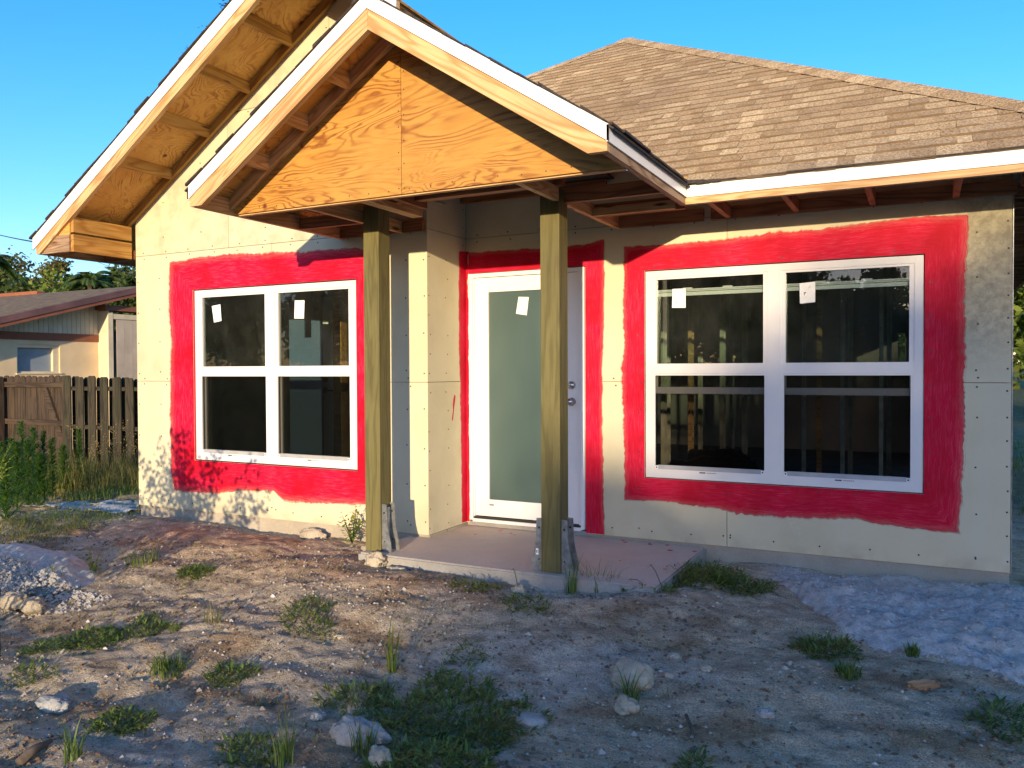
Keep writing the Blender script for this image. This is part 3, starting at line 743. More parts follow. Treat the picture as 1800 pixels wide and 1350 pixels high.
for o in list(COL.objects):                # posts were turned upright: their brackets are given in world space
    if o.parent and o.parent.name.startswith('porch_post'):
        p = o.parent; mw = Matrix.Translation(p.location) @ p.rotation_euler.to_matrix().to_4x4()
        o.matrix_parent_inverse = mw.inverted()

# ---- roofs
SL = .65; AN = math.atan(SL)
def rz(c, cx, x): return c-SL*abs(x-cx)
PCX, PE0, PE1 = -2.889, -4.36, -1.418
def rake(name, cx, xa, xb, c0, c1, y0, y1, mat, parent, flat=None):
    """board following the slope between xa and xb, from height line c0 to c1 (values at the ridge)"""
    poly = [(xa, rz(c0, cx, xa)), (xb, rz(c0, cx, xb)), (xb, rz(c1, cx, xb)), (xa, rz(c1, cx, xa))]
    if flat is not None:
        poly = []
        for xx in (xa, xb):
            pass
        lo = [(xa, rz(c0, cx, xa)), (xb, rz(c0, cx, xb))]; hi = [(xb, rz(c1, cx, xb)), (xa, rz(c1, cx, xa))]
        out = []
        for (x, z) in lo:
            if z < flat:
                xf = cx+(-1 if x < cx else 1)*(c0-flat)/SL
                if x == xa: out += [(x, flat), (xf, flat)]
                else: out += [(xf, flat), (x, flat)]
            else: out.append((x, z))
        poly = out+hi
    s = 1 if (xa+xb)/2 < cx else -1
    return prism(name, poly, y0, y1, mat, parent, AN*s)
# porch gable
rake('barge_board', PCX, PE0, PCX-.001, 3.30, 3.462, -2.180, -2.142, M['pine'], house, 2.412)
rake('barge_board', PCX, PCX+.001, PE1, 3.30, 3.462, -2.180, -2.142, M['pine'], house, 2.412)
rake('white_rake_trim', PCX, PE0-.012, PCX-.0005, 3.42, 3.505, -2.192, -2.1815, M['white_metal'], house)
rake('white_rake_trim', PCX, PCX+.0005, PE1+.012, 3.42, 3.505, -2.192, -2.1815, M['white_metal'], house)
def ragged(cx, xa, xb, c, y, parent):      # shingle edge proud of the trim
    mb = MB(); x = xa
    while x < xb:
        w = random.uniform(.10, .17); e = min(xb, x+w); h = random.uniform(.008, .020)
        z0, z1 = rz(c, cx, x), rz(c, cx, e); yy = y-random.uniform(.002, .02)
        mb.add([(x, yy, z0), (e, yy, z1), (e, yy+.12, z1), (x, yy+.12, z0), (x, yy, z0+h), (e, yy, z1+h*.5), (e, yy+.12, z1+h*.5), (x, yy+.12, z0+h)], BOXF); x = e
    mb.obj('shingle_edge', M['shingle_dark'], parent)['kind'] = 'stuff'
ragged(PCX, PE0-.01, PCX, 3.507, -2.195, house); ragged(PCX, PCX, PE1-.0, 3.507, -2.195, house)
# gable plywood: two sheets
gb_ = 3.375; gbase = 2.414; sm = -2.902
hw = (gb_-gbase)/SL
prism('gable_plywood', [(PCX-hw, gbase), (sm-.002, gbase), (sm-.002, rz(gb_, PCX, sm))], -1.830, -1.812, M['ply'], house)
prism('gable_plywood', [(sm+.002, gbase), (PCX+hw, gbase), (PCX, gb_), (sm+.002, rz(gb_, PCX, sm))], -1.830, -1.812, M['ply'], house)
for xa, xb in ((PE0+.04, PCX-.02), (PCX+.02, PE1-.04)):
    rake('gable_rafter', PCX, xa, xb, 3.375, 3.462, -1.872, -1.8315, M['pine_red'] if xa > PCX else M['pine'], house, 2.43)
nl = MB()
for sx in (sm-.02, sm+.02):
    z = 2.45
    while z < 3.25: disc(nl, (sx, -1.8305, z), .0045, .001); z += random.uniform(.09, .16)
for k in range(18):
    xx = PCX-1.35+k*.155; disc(nl, (xx, -1.8305, gbase+.03+random.uniform(-.006, .006)), .0045, .001)
nl.obj('nail_heads', M['screw'], house)['kind'] = 'stuff'
# lookouts between barge and gable
for dx in (.395, .736, 1.078):
    for s in (-1, 1):
        x = PCX+s*dx; zc = rz(3.375, PCX, x)
        box('lookout', x-.019, x+.019, -2.141, -1.873, zc-.004, rz(3.462, PCX, x)+.010, M['pine'] if s < 0 else M['pine_red'], house)
# decks (plywood) and shingle layer over
def deck(name, poly, th, mat, parent):
    V = [Vector(p) for p in poly]; n = len(V); nrm = (V[1]-V[0]).cross(V[2]-V[0]).normalized()
    if nrm.z < 0: V = V[::-1]; nrm = -nrm
    W = [v+nrm*th for v in V]
    Fc = [tuple(range(n-1, -1, -1)), tuple(range(n, 2*n))]+[(i, (i+1) % n, (i+1) % n+n, i+n) for i in range(n)]
    return mk(name, V+W, Fc, mat, parent)
zr = 3.464
for s in (-1, 1):
    xe = PE0-.005 if s < 0 else PE1+.005; ze = rz(zr, PCX, xe); yb = -.66 if s > 0 else -.58; yr = .75
    deck('roof_deck', [(xe, -2.178, ze), (PCX, -2.178, zr), (PCX, yr, zr), (xe, yb, ze)], .014, M['ply_roof'], house)
    xe2 = xe+.03*s; ze2 = rz(zr+.028, PCX, xe2)
    deck('shingle_layer', [(xe2, -2.19, ze2), (PCX, -2.19, zr+.028), (PCX, yr+.05, zr+.028), (xe2, yb-.05, ze2)], .01, M['shingle_dark'], house)
# porch eave (right side, runs back to the main eave) and left side
for xs_, yb, m1 in ((PE1, -.652, M['pine_dark']), (PE0, -.62, M['pine'])):
    s = 1 if xs_ == PE1 else -1
    xa, xb = sorted((xs_, xs_-.038*s))
    box('sub_fascia', xa, xb, -2.1415, yb, 2.411, 2.52, m1, house)
    xa, xb = sorted((xs_+.001*s, xs_+.012*s))
    box('white_fascia', xa, xb, -2.192, -.703 if s > 0 else -.62, 2.456, 2.540, M['white_metal'], house)
e_ = MB(); y = -2.17
while y < -.72:
    w = random.uniform(.12, .2); o_ = random.uniform(.012, .028); e_.box(PE1-.03, PE1+.012+o_, y, min(-.7, y+w), 2.541+random.uniform(0, .004), 2.556); y += w
e_.obj('shingle_edge', M['shingle_dark'], house)['kind'] = 'stuff'
# porch soffit framing at height 2.41
PR = M['pine_red']; PN = M['pine']
def bx(name, x0, x1, y0, y1, z0, z1, m=PR): return box(name, x0, x1, y0, y1, z0, z1, m, house)
bx('gable_chord', -4.32, PE1-.04, -1.811, -1.773, 2.405, 2.50, PN)
bx('soffit_joist', -3.742, -3.704, -1.772, -.615, 2.411, 2.50, PN)
for y in (-1.145, -.655): bx('soffit_blocking', -4.321, -3.743, y-.019, y+.019, 2.411, 2.50)
bx('soffit_blocking', -3.703, -3.512, -.668, -.63, 2.411, 2.50)
bx('soffit_joist', -2.150, -2.112, -1.772, -.004, 2.411, 2.50, PN)
for y in (-1.10, -.545, -.025): bx('soffit_blocking', -2.111, PE1-.039, y-.019, y+.019, 2.411, 2.50)
bx('soffit_blocking', -2.111, PE1-.10, -.60, -.566, 2.411, 2.47, PN)
bx('ceiling_joist', -3.40, -3.31, -1.772, -.97, 2.45, 2.49, PN); bx('ceiling_joist', -3.30, -3.25, -1.772, -1.0, 2.50, 2.62)
bx('ceiling_joist', -3.52, -3.44, -1.772, -.80, 2.53, 2.57, PN)
bx('porch_header', -3.70, -2.115, -1.165, -1.09, 2.53, 2.72, PR)
bx('metal_strap', -3.232, -3.224, -1.77, -.80, 2.56, 2.585, M['steel'])
mk('ceiling_plywood', boxv(-3.24, -2.16, -1.77, -.01, 2.80, 2.815), BOXF, M['void_shade'], house)  # near-black sheet, its colour stands for the shade of the open roof
for y in (-1.3, -.7, -.1):                # truss webs in the dark
    bx('truss_chord', -3.5, -2.2, y, y+.038, 2.72, 2.79)
bx('truss_web', -4.15, -4.11, -1.76, -.64, 2.52, 2.56)
# wing gable (left)
WCX = -4.29; cw = 2.60*SL
def c_(b): return b+cw                    # height at the ridge from the value at the wall corner
WE0, WE1 = -7.38, -3.30
rake('barge_board', WCX, WE0, WCX-.001, c_(2.70), c_(2.862), -1.300, -1.262, M['pine'], house, 2.412)
rake('barge_board', WCX, WCX+.001, WE1, c_(2.70), c_(2.862), -1.300, -1.262, M['pine'], house)
rake('white_rake_trim', WCX, WE0-.03, WCX-.0005, c_(2.79), c_(2.900), -1.313, -1.3015, M['white_metal'], house)
rake('white_rake_trim', WCX, WCX+.0005, WE1, c_(2.79), c_(2.900), -1.313, -1.3015, M['white_metal'], house)
ragged(WCX, WE0-.05, WCX, c_(2.902), -1.318, house)
for xa, xb, mm in ((XL-.38, WCX-.02, M['pine_yel']), (WCX+.02, WE1, M['pine_red'])):
    rake('wall_rafter', WCX, xa, xb, c_(2.775), c_(2.862), W1Y-.042, W1Y-.001, mm, house)
for x in (-6.34, -5.84, -5.345, -4.85, -4.33, -3.8):
    a0, a1 = x-.019, x+.019
    box('lookout', a0, a1, -1.261, W1Y-.043, rz(c_(2.775), WCX, x)-.004, rz(c_(2.862), WCX, x)+.008, M['pine_yel'], house)
for s in (-1, 1):
    xe = WE0-.01 if s < 0 else WE1; ze = rz(c_(2.864), WCX, xe)
    zr_ = c_(2.864)
    yb = 3 if s < 0 else -.3
    deck('roof_deck', [(xe, -1.299, ze), (WCX, -1.299, zr_), (WCX, yb if s < 0 else 2.2, zr_), (xe, yb, ze)], .014, M['ply_roof'], house)
    deck('shingle_layer', [(xe-.02, -1.31, ze+.008), (WCX, -1.31, zr_+.024), (WCX, yb if s < 0 else 2.2, zr_+.024), (xe-.02, yb, ze+.008)], .01, M['shingle_dark'], house)
# boxed return at the wing's lower left corner
box('return_plank', -6.93, -6.892, -1.262, W1Y-.045, 2.585, 2.722, M['pine_yel'], house)
box('return_plank', -6.93, -6.892, -1.262, W1Y-.045, 2.411, 2.565, M['pine_yel'], house)
box('return_plank', -7.34, -6.931, -1.278, -1.240, 2.411, 2.565, M['pine_dark'], house)
prism('return_filler', [(-7.13, 2.567), (-6.932, 2.567), (-6.932, 2.70)], -1.272, -1.262, M['ply_roof'], house)
box('sub_fascia', -7.38, -7.342, -1.262, 6, 2.411, 2.52, M['pine_dark'], house)
for y in (-.63, -.02, .6, 1.2, 1.8): bx('soffit_blocking', -7.341, -6.90, y, y+.038, 2.411, 2.50)
# main hip roof
EZ = 2.552; EY = -.69; EXR = 1.18
def mz(x, y): return EZ+SL*(y-EY)
AP = Vector((-3.35, 3.84, EZ+SL*4.53))
dz = Vector((0, 0, -.022))
roof = deck('main_roof', [Vector((EXR, EY, EZ))+dz, AP+dz, Vector((-5.6, 1.59, EZ+SL*2.28))+dz, Vector((PCX, .82, mz(0, .82)))+dz, Vector((PE1, EY, EZ))+dz], .013, M['ply_roof'], house)
deck('main_roof_side', [Vector((EXR, EY, EZ))+dz, Vector((EXR, 8.5, EZ))+dz, AP+Vector((0, .3, 0))+dz, AP+dz], .013, M['nshingle'], house)
deck('main_roof_side', [Vector((-7.38, .0, EZ))+dz, Vector((-7.38, 8.5, EZ))+dz, AP+Vector((0, .3, 0))+dz, AP+dz, Vector((-5.6, 1.59, EZ+SL*2.28))+dz], .013, M['nshingle'], house)
box('sub_fascia', PE1+.001, EXR-.04, EY, EY+.038, 2.411, 2.52, M['pine'], house)
box('white_fascia', PE1+.014, EXR+.012, EY-.012, EY-.001, 2.456, 2.536, M['white_metal'], house)
box('sub_fascia', EXR-.038, EXR, EY, 8, 2.411, 2.52, M['pine_red'], house)
bx('wall_ledger', -1.40, XR+.02, -.045, -.003, 2.411, 2.50, PR)
for x in (-1.27, -.80, -.31, .18, .62): bx('lookout', x-.019, x+.019, EY+.039, -.046, 2.415, 2.50, PR)
for i in range(22): y = -.3+i*.4; bx('lookout', XR+.02, EXR-.039, y, y+.038, 2.411, 2.50, PR)
e_ = MB(); x = PE1-.02
while x < EXR:
    w = random.uniform(.12, .25); o_ = random.uniform(.016, .026); e_.box(x, x+w, EY-.012-o_, EY+.1, 2.538, 2.546+random.uniform(0, .003)); x += w
e_.obj('shingle_edge', M['shingle_dark'], house)['kind'] = 'stuff'
# shingles of the front hip face
ex = .143; cosA = math.cos(AN); U1 = Vector((0, cosA, math.sin(AN)))
Ls = 4.53/cosA; rows = int(Ls/ex)
random.seed(21)
cells = []
for r in range(rows+1):
    s0 = r*ex; yy = EY+s0*cosA
    xr = EXR-(yy-EY); xl = (AP.x-(AP.y-yy)) if yy > .9 else (PE1-(yy-EY)*(PCX-PE1)/(-1.51)*1.0 if False else PE1+(yy-EY)*(PCX-PE1)/(.82-EY))
    if yy > .82: xl = max(xl, -5.6) if yy < 1.59 else xl
    x = xl-random.uniform(0, .2)
    while x < xr:
        w = random.choice((.08, .10, .12, .14, .17, .2, .24)); e = min(x+w, xr)
        if e > xl and e-max(x, xl) > .02: cells.append((max(x, xl-.01), e, r, random.random(), random.random() < .45))
        x += w
def shv(x0, x1, r, lift):
    s0 = r*ex; s1 = s0+ex+.03; nrm = Vector((0, -math.sin(AN), cosA))
    b0 = Vector((0, EY-.012 if r == 0 else EY, EZ))+U1*s0; t0 = Vector((0, EY, EZ))+U1*s1
    if r == 0: b0 = Vector((0, EY, EZ))+U1*(-.03)
    lo = .0015+random.uniform(-.001, .001); hi = .010+lift+random.uniform(-.001, .003); dl = random.uniform(-.004, .004)
    P = []
    for x in (x0+.0005, x1-.0005):
        for bs, o_ in ((b0+U1*dl, -.004), (b0+U1*dl, hi), (t0, lo)):
            q = bs+nrm*o_; hx = EXR-(q.y-EY); lx = AP.x-(AP.y-q.y) if q.y > 1.59 else -9
            P.append(q+Vector((max(lx, min(x, hx)), 0, 0)))
    return [P[0], P[3], P[4], P[1], P[2], P[5]], [(3, 2, 5, 4), (0, 1, 2, 3), (0, 3, 4), (1, 5, 2)]
near = sorted(cells, key=lambda c: ((c[0]+c[1])/2-CAM.x)**2+(EY+c[2]*ex*cosA-CAM.y)**2+(EZ+c[2]*ex*.55-CAM.z)**2-(.0 if c[2] else 0))
big = set(map(id, near[:295])); rest = MB()
for c in cells:
    V, Fc = shv(c[0], c[1], c[2], .006 if c[4] else 0)
    if id(c) in big:
        o = mk('shingle', V, Fc, [M['shingle'], M['butt']], roof); o.data.polygons.foreach_set('material_index', [0, 1, 1, 1])
    else: rest.add(V, Fc, c[3])
ro = rest.obj('upper_shingles', [M['shingle'], M['butt']], roof, tints=True); ro.data.polygons.foreach_set('material_index', [0, 1, 1, 1]*(len(rest.F)//4)); ro['kind'] = 'stuff'
# hip caps
def caps(p0, p1, name, nmax, wdt=.15):
    d = (p1-p0); n = int(d.length/.15); d.normalize(); side1 = d.cross(Vector((0, 0, 1))).normalized()
    PF = ((-1, -.067), (-.45, -.026), (0, 0), (.45, -.026), (1, -.067))
    for i in range(n):
        a = p0+d*(i*.15); b = a+d*.19
        V = []
        for q, h in ((a, .017), (b, .014)):
            for s, dn in PF: V.append(q+side1*(s*wdt)+Vector((0, 0, h+dn+random.uniform(-.0006, .0006))))
        V += [v+Vector((0, 0, -.007)) for v in V[:5]]
        Fc = [(j, j+1, j+6, j+5) for j in range(4)]+[(10+j, 11+j, 1+j, j) for j in range(4)]
        mk(name, V, Fc, M['shingle'], roof)
caps(Vector((EXR, EY, EZ)), AP, 'hip_cap', 60); caps(Vector((-5.6, 1.59, EZ+SL*2.28)), AP, 'hip_cap', 30)
# valley flashing where porch roof meets the main roof
tube('valley_edge', [(PE1+.02, EY-.03, 2.548), (PE1-.2, EY+.2, 2.70), (PCX, .82, mz(0, .82)+.01)], .018, M['shingle_dark'], house)
vl = MB()
for k in range(7):
    x = PE1-.02+k*.035; vl.box(x, x+.05, EY-.045+random.uniform(-.01, .01), EY+.1, 2.536-.006*random.random(), 2.560-.002*k)
vl.obj('valley_shingles', M['shingle_dark'], house)['kind'] = 'stuff'

# ---- interior seen through the glass
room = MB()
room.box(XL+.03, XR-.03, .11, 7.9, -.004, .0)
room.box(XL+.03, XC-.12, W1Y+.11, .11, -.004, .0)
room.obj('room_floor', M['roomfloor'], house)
panel('back_wall', XL+.03, XR-.03, 0, 2.6, 7.8, 7.9, M['room'], house, [(-6.6, -5.3, -.1, 2.2), (onY(1578, 600, 7.8).x, onY(1591, 600, 7.8).x, 1.30, 1.85)])  # the wide opening is added out of sight to light the room
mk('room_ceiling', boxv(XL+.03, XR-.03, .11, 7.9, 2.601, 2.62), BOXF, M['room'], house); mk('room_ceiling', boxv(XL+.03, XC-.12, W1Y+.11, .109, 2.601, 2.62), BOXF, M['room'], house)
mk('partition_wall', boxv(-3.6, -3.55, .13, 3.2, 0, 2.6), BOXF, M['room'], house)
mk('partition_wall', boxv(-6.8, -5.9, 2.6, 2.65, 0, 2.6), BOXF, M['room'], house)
random.seed(5)
def stud(x, y, m=None, w=.04):
    mb = MB(); mb.box(x, x+w, y, y+.004, .03, 2.58).box(x, x+.004, y+.004, y+.09, .03, 2.58).box(x, x+w, y+.09, y+.094, .03, 2.58)
    mb.obj('wall_stud', m or M['stud'], house)
for i in range(13):
    stud(-3.45+i*.31+random.uniform(-.05, .05), 2.3, M['pine'] if i in (4, 8) else None)
for i in range(9): stud(-3.4+i*.42, 4.2+random.uniform(-.1, .1))
for i in range(6): stud(-6.6+i*.40, 1.6, M['pine'] if i == 4 else None)
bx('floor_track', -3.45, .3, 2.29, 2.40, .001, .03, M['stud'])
# panel with a notch, and inner door with lever, both seen through the left window
pn = onY(508, 556, .55); pq = onY(565, 556, .55)
prism('leaning_panel', [(pn.x, .02), (pq.x, .02), (pq.x, 1.83), (pn.x+.40*(pq.x-pn.x)/.57*.98, 1.84), (pn.x+.40*(pq.x-pn.x)/.57*.98, 1.66), (pn.x+.27*(pq.x-pn.x)/.57*1.0, 1.66), (pn.x+.27*(pq.x-pn.x)/.57*1.0, 1.85), (pn.x, 1.86)], .55, .57, M['bluepanel'], house)
dx0 = onY(567, 600, .75).x; dx1 = onY(585, 600, .75).x
idoor = mk('inner_door', boxv(dx0, dx1, .75, .79, .01, 2.1), BOXF, M['door_white'], house)
mk('inner_jamb', boxv(dx1+.01, dx1+.12, .74, .84, .01, 2.15), BOXF, M['pine_yel'], house)
lathe('deadbolt', [(.03, 0), (.03, .012), (.012, .03), (0, .03)], ((dx0+dx1)/2-.03, .75, onY(573, 667, .75).z), M['screw'], idoor)
lathe('lever_handle', [(.03, 0), (.03, .012), (.01, .03), (0, .03)], ((dx0+dx1)/2-.03, .75, onY(573, 686, .75).z), M['screw'], idoor)
mk('lever_handle', boxv((dx0+dx1)/2-.03, (dx0+dx1)/2+.09, .715, .727, onY(573, 686, .75).z-.008, onY(573, 686, .75).z+.008), BOXF, M['screw'], idoor)
def blob(name, c, r, mat, seed, parent=None, sub=3, rough=.25, freq=1.6, flat=None, label=None, cat=None, group=None, fine=.0):
    bm = bmesh.new(); bmesh.ops.create_icosphere(bm, subdivisions=sub, radius=1)
    for v in bm.verts:
        n = v.co.copy()
        k = 1+rough*noise.noise(n*freq+Vector((seed*7.3, seed, 0)))+rough*.5*noise.noise(n*freq*2.6+Vector((seed, 0, 3)))+fine*noise.noise(n*freq*9)
        # facets
        q = Vector((round(n.x*2.4+seed)-seed, round(n.y*2.4), round(n.z*2.4)))/2.4; n2 = n.lerp(q, .42 if rough > .1 else 0)
        v.co = Vector((n2.x*r[0]*k, n2.y*r[1]*k, n2.z*r[2]*k))
        if flat is not None and v.co.z < flat: v.co.z = flat
    me = bpy.data.meshes.new(name); bm.to_mesh(me); bm.free(); me.materials.append(mat)
    me.polygons.foreach_set('use_smooth', [sub > 2]*len(me.polygons))
    o = bpy.data.objects.new(name, me); COL.objects.link(o); o.location = c
    if parent: adopt(o, parent)
    if label: tag(o, label, cat, group)
    return o
# things standing on the floor inside
def carton(loc, w, d_, h, rz_, label, band_=None):
    t = thing('cardboard_box', loc, label, 'box'); t.rotation_euler = (0, 0, rz_)
    def sub(name, V, m):
        o = mk(name, V, BOXF, m); o.parent = t; return o
    sub('carton', boxv(-w/2, w/2, -d_/2, d_/2, 0, h), M['cardboard'])
    f = [(-w/2, -d_/2, h), (w/2, -d_/2, h), (w/2, -d_/2-.12, h+.06), (-w/2, -d_/2-.12, h+.06)]
    o = mk('flap', f, [(0, 1, 2, 3)], M['cardboard']); o.parent = t
    sub('paper_label', boxv(-w*.30, w*.05, -d_/2-.003, -d_/2-.001, h*.45, h*.75), M['tag'])
    if band_: sub('tape', boxv(-w*.08, w*.1, -d_/2-.005, -d_/2-.0035, h*.3, h*.85), band_)
p = onY(1318, 800, .8); carton((p.x, .8, 0), .32, .3, .42, .25, 'tall cardboard box with blue tape inside the right window', M['bluetape']).__class__
p = onY(1450, 810, 1.2); carton((p.x, 1.25, 0), .40, .3, .38, -.15, 'squat cardboard box on the floor behind the right window', M['redthing'])
p = onY(1245, 800, 1.2)
blob('trash_bag', (p.x, 1.3, .22), (.48, .3, .36), M['bag'], 3.1, sub=4, rough=.35, flat=-.22, label='slumped black plastic bag on the floor behind the right window', cat='bag')

# ---------------------------------------------------------------- neighbour's house
nb = thing('neighbour_house', (-17, 7, -.4), 'tan neighbouring house with brown belt trim behind the wooden fence', 'house')
NX = -16
panel('stucco_wall', 1.2, 12, -.6, 1.955, 0, .15, M['nstucco'], nb, [(3.795, 4.69, 1.285, 1.862)], toX=NX)
mk('belt_trim', boxv(NX-.02, NX+.03, 1.2, 5.56, 1.956, 2.108), BOXF, M['nbrown'], nb)
mk('front_wall', boxv(-24, NX-.16, 1.2, 1.35, -.6, 1.955), BOXF, M['nstucco'], nb)
def rk(y): return 2.150+.276*(y-3.18)
y = 1.3
while y < 5.52:
    w = .0985
    prism('siding_board', [(y+.002, 2.109), (y+w-.004, 2.109), (y+w-.004, max(2.13, rk(y+w)+.2)), (y+.002, max(2.13, rk(y)+.2))], NX-.01, NX+.012, M['nboard'], nb, axis='X'); y += w+.003
mk('gable_backing', boxv(NX-.1, NX-.012, 1.2, 6.2, 2.0, 2.2), BOXF, M['dark'], nb)
prism('rake_fascia', [(1.0, rk(1.0)-.0), (6.3, rk(6.3)), (6.3, rk(6.3)+.075), (1.0, rk(1.0)+.075)], -15.50, -15.47, M['nbrown'], nb, axis='X')
prism('rake_fascia', [(1.0, rk(1.0)+.077), (6.3, rk(6.3)+.077), (6.3, rk(6.3)+.20), (1.0, rk(1.0)+.20)], -15.52, -15.45, M['ndark'], nb, axis='X')
rp = lambda x, y, d=0: (x, y, rk(y)+.205-d)
V = [rp(-15.53, 1.0), rp(-15.53, 6.3), rp(-26, 6.3), rp(-26, 1.0), rp(-15.53, 1.0, .1), rp(-15.53, 6.3, .1), rp(-26, 6.3, .1), rp(-26, 1.0, .1)]
mk('roof', V, [(0, 1, 2, 3), (7, 6, 5, 4), (0, 4, 5, 1), (1, 5, 6, 2), (2, 6, 7, 3), (3, 7, 4, 0)], M['nshingle'], nb)
pa, pb_ = onX(-40, 530, -19.4), onX(70, 523, -19.4)
mk('ridge_cap', boxv(-26, onY(72, 523, 6.3).x, 6.2, 6.4, rp(0, 6.3)[2]-.03, rp(0, 6.3)[2]+.05), BOXF, M['nbrown'], nb)
# closet projecting from the side wall
mk('closet_side', boxv(NX+.001, NX+.325, 5.57, 5.60, -.6, 2.62), BOXF, M['nboard'], nb)
mk('closet_corner', boxv(NX+.326, NX+.345, 5.565, 5.68, -.6, 2.58), BOXF, M['nboard'], nb)
k = 0
for yy in (5.78, 5.98, 6.18, 6.38, 6.58, 6.78): mk('closet_board', boxv(NX+.30, NX+.322, yy, yy+.195, -.6, 2.44), BOXF, M['ndoor'], nb)
mk('closet_header', boxv(NX+.30, NX+.34, 5.69, 7.2, 2.45, 2.56), BOXF, M['nboard'], nb)
mk('closet_post', boxv(NX+.24, NX+.27, 5.69, 5.775, -.6, 2.44), BOXF, M['ink'], nb)
mk('closet_roof', boxv(NX-.02, NX+.36, 5.5, 7.2, 2.63, 2.74), BOXF, M['nbrown'], nb)
nw = MB()
for a, b, c, d_ in ((3.795, 3.83, 1.285, 1.862), (4.56, 4.69, 1.285, 1.862), (3.83, 4.56, 1.80, 1.862), (3.83, 4.56, 1.285, 1.32)): nw.box(NX-.10, NX-.03, a, b, c, d_)
nwo = nw.obj('window', M['nboard'], nb)
mk('blind', boxv(NX-.12, NX-.10, 3.83, 4.56, 1.32, 1.80), BOXF, M['nglass'], nwo)
mk('sill', boxv(NX-.03, NX+.03, 3.77, 4.71, 1.26, 1.284), BOXF, M['nboard'], nwo)

# ---------------------------------------------------------------- fence and gate
FY = 2.2
fence = thing('picket_fence', (-10.5, FY, -.4), 'weathered greenish grey shadowbox fence running from the gate to the house', 'fence')
def board_mesh(w, h, th, top='ear'):
    c = .03 if top == 'ear' else 0
    P = [(-w/2, 0), (w/2, 0), (w/2, h-c), (w/2-c, h), (-w/2+c, h), (-w/2, h-c)]
    if top == 'round':
        P = [(-w/2, 0), (w/2, 0), (w/2, h-.045)]+[(w/2*math.cos(t), h-.045+.045*math.sin(t)) for t in [math.pi*i/8 for i in range(1, 8)]]+[(-w/2, h-.045)]
    n = len(P); V = [(z, -th/2, -x) for x, z in P]+[(z, th/2, -x) for x, z in P]
    Fc = [tuple(range(n)), tuple(range(2*n-1, n-1, -1))]+[(i, i+n, (i+1) % n+n, (i+1) % n) for i in range(n)]
    me = bpy.data.meshes.new('board'); me.from_pydata(V, [], Fc); me.update(); return me
mA = board_mesh(.175, 1.66, .018); mA.materials.append(M['fence']); mB_ = board_mesh(.145, 1.62, .018, 'round'); mB_.materials.append(M['fence_warm'])
def place(me, name, x, y, z, parent, tilt=0):
    o = bpy.data.objects.new(name, me); COL.objects.link(o); o.location = (x, y, z); o.rotation_euler = (0, -math.pi/2+tilt, 0); adopt(o, parent); return o
x = -12.03; i = 0
while x < -7.2:
    place(mA, 'picket', x, FY-.05, -.41+random.uniform(-.015, .01)-.012*i*.5, fence, random.uniform(-.006, .006))
    place(mA, 'picket', x+.07, FY+.05, -.42+random.uniform(-.015, .01)-.012*i*.5, fence, random.uniform(-.006, .006)); x += .29; i += 1
for z in (-.15, .42, 1.02): box('rail', -12.1, -7.0, FY-.038, FY+.038, z, z+.06, M['fence'], fence)
for xx in (-12.2, -9.9, -7.6): box('fence_post', xx, xx+.09, FY-.035, FY+.055, -.6, 1.15, M['fence_warm'] if xx < -12 else M['fence'], fence)
gate = thing('wooden_gate', (-13.1, FY+.1, -.4), 'brown wooden gate with rounded board tops left of the shadowbox fence', 'gate')
x = -14.35
while x < -12.25:
    place(mB_, 'gate_board', x, FY+.12, -.37+random.uniform(-.012, .012), gate, random.uniform(-.005, .005)); x += .152
for z in (-.14, .44, 1.06): box('gate_rail', -14.3, -12.24, FY+.05, FY+.108, z, z+.085, M['fence_warm'], gate)
br = prism('gate_brace', [(-12.85, 1.0), (-12.75, 1.06), (-12.28, .16), (-12.38, .10)], FY+.07, FY+.106, M['fence_warm'], gate)
box('gate_post', -13.98, -13.84, FY-.1, FY+.04, -.6, 1.22, M['fence_warm'], gate)

# ---------------------------------------------------------------- plants
def blades(mb, c, n, h, spread, w=.006, lean=.6, seg=3, flatten=0., rnd=random, zfun=None):
    for _ in range(n):
        a = rnd.uniform(0, 6.283); r = spread*math.sqrt(rnd.random())
        b = Vector((c[0]+r*math.cos(a), c[1]+r*math.sin(a), 0)); b.z = (zfun or gz)(b.x, b.y)-.004
        da = rnd.uniform(0, 6.283) if rnd.random() < .5 else a+rnd.uniform(-.8, .8)
        L = h*rnd.uniform(.45, 1.1); ln = lean*rnd.uniform(.3, 1.2)
        d = Vector((math.cos(da), math.sin(da), 0)); sd = Vector((-d.y, d.x, 0)); ww = w*rnd.uniform(.6, 1.3)
        V = []; 
        for i in range(seg+1):
            t = i/seg; up = L*(t-.45*ln*t*t)*(1-flatten); out = L*ln*t*t*.9+L*flatten*t
            p = b+d*out+Vector((0, 0, up)); wd = ww*(1-t)**.7
            V += [p-sd*wd/2, p+sd*wd/2] if i < seg else [p]
        Fc = [(2*i, 2*i+1, 2*i+3, 2*i+2) for i in range(seg-1)]+[(2*seg-2, 2*seg-1, 2*seg)]
        mb.add(V, Fc, rnd.random())
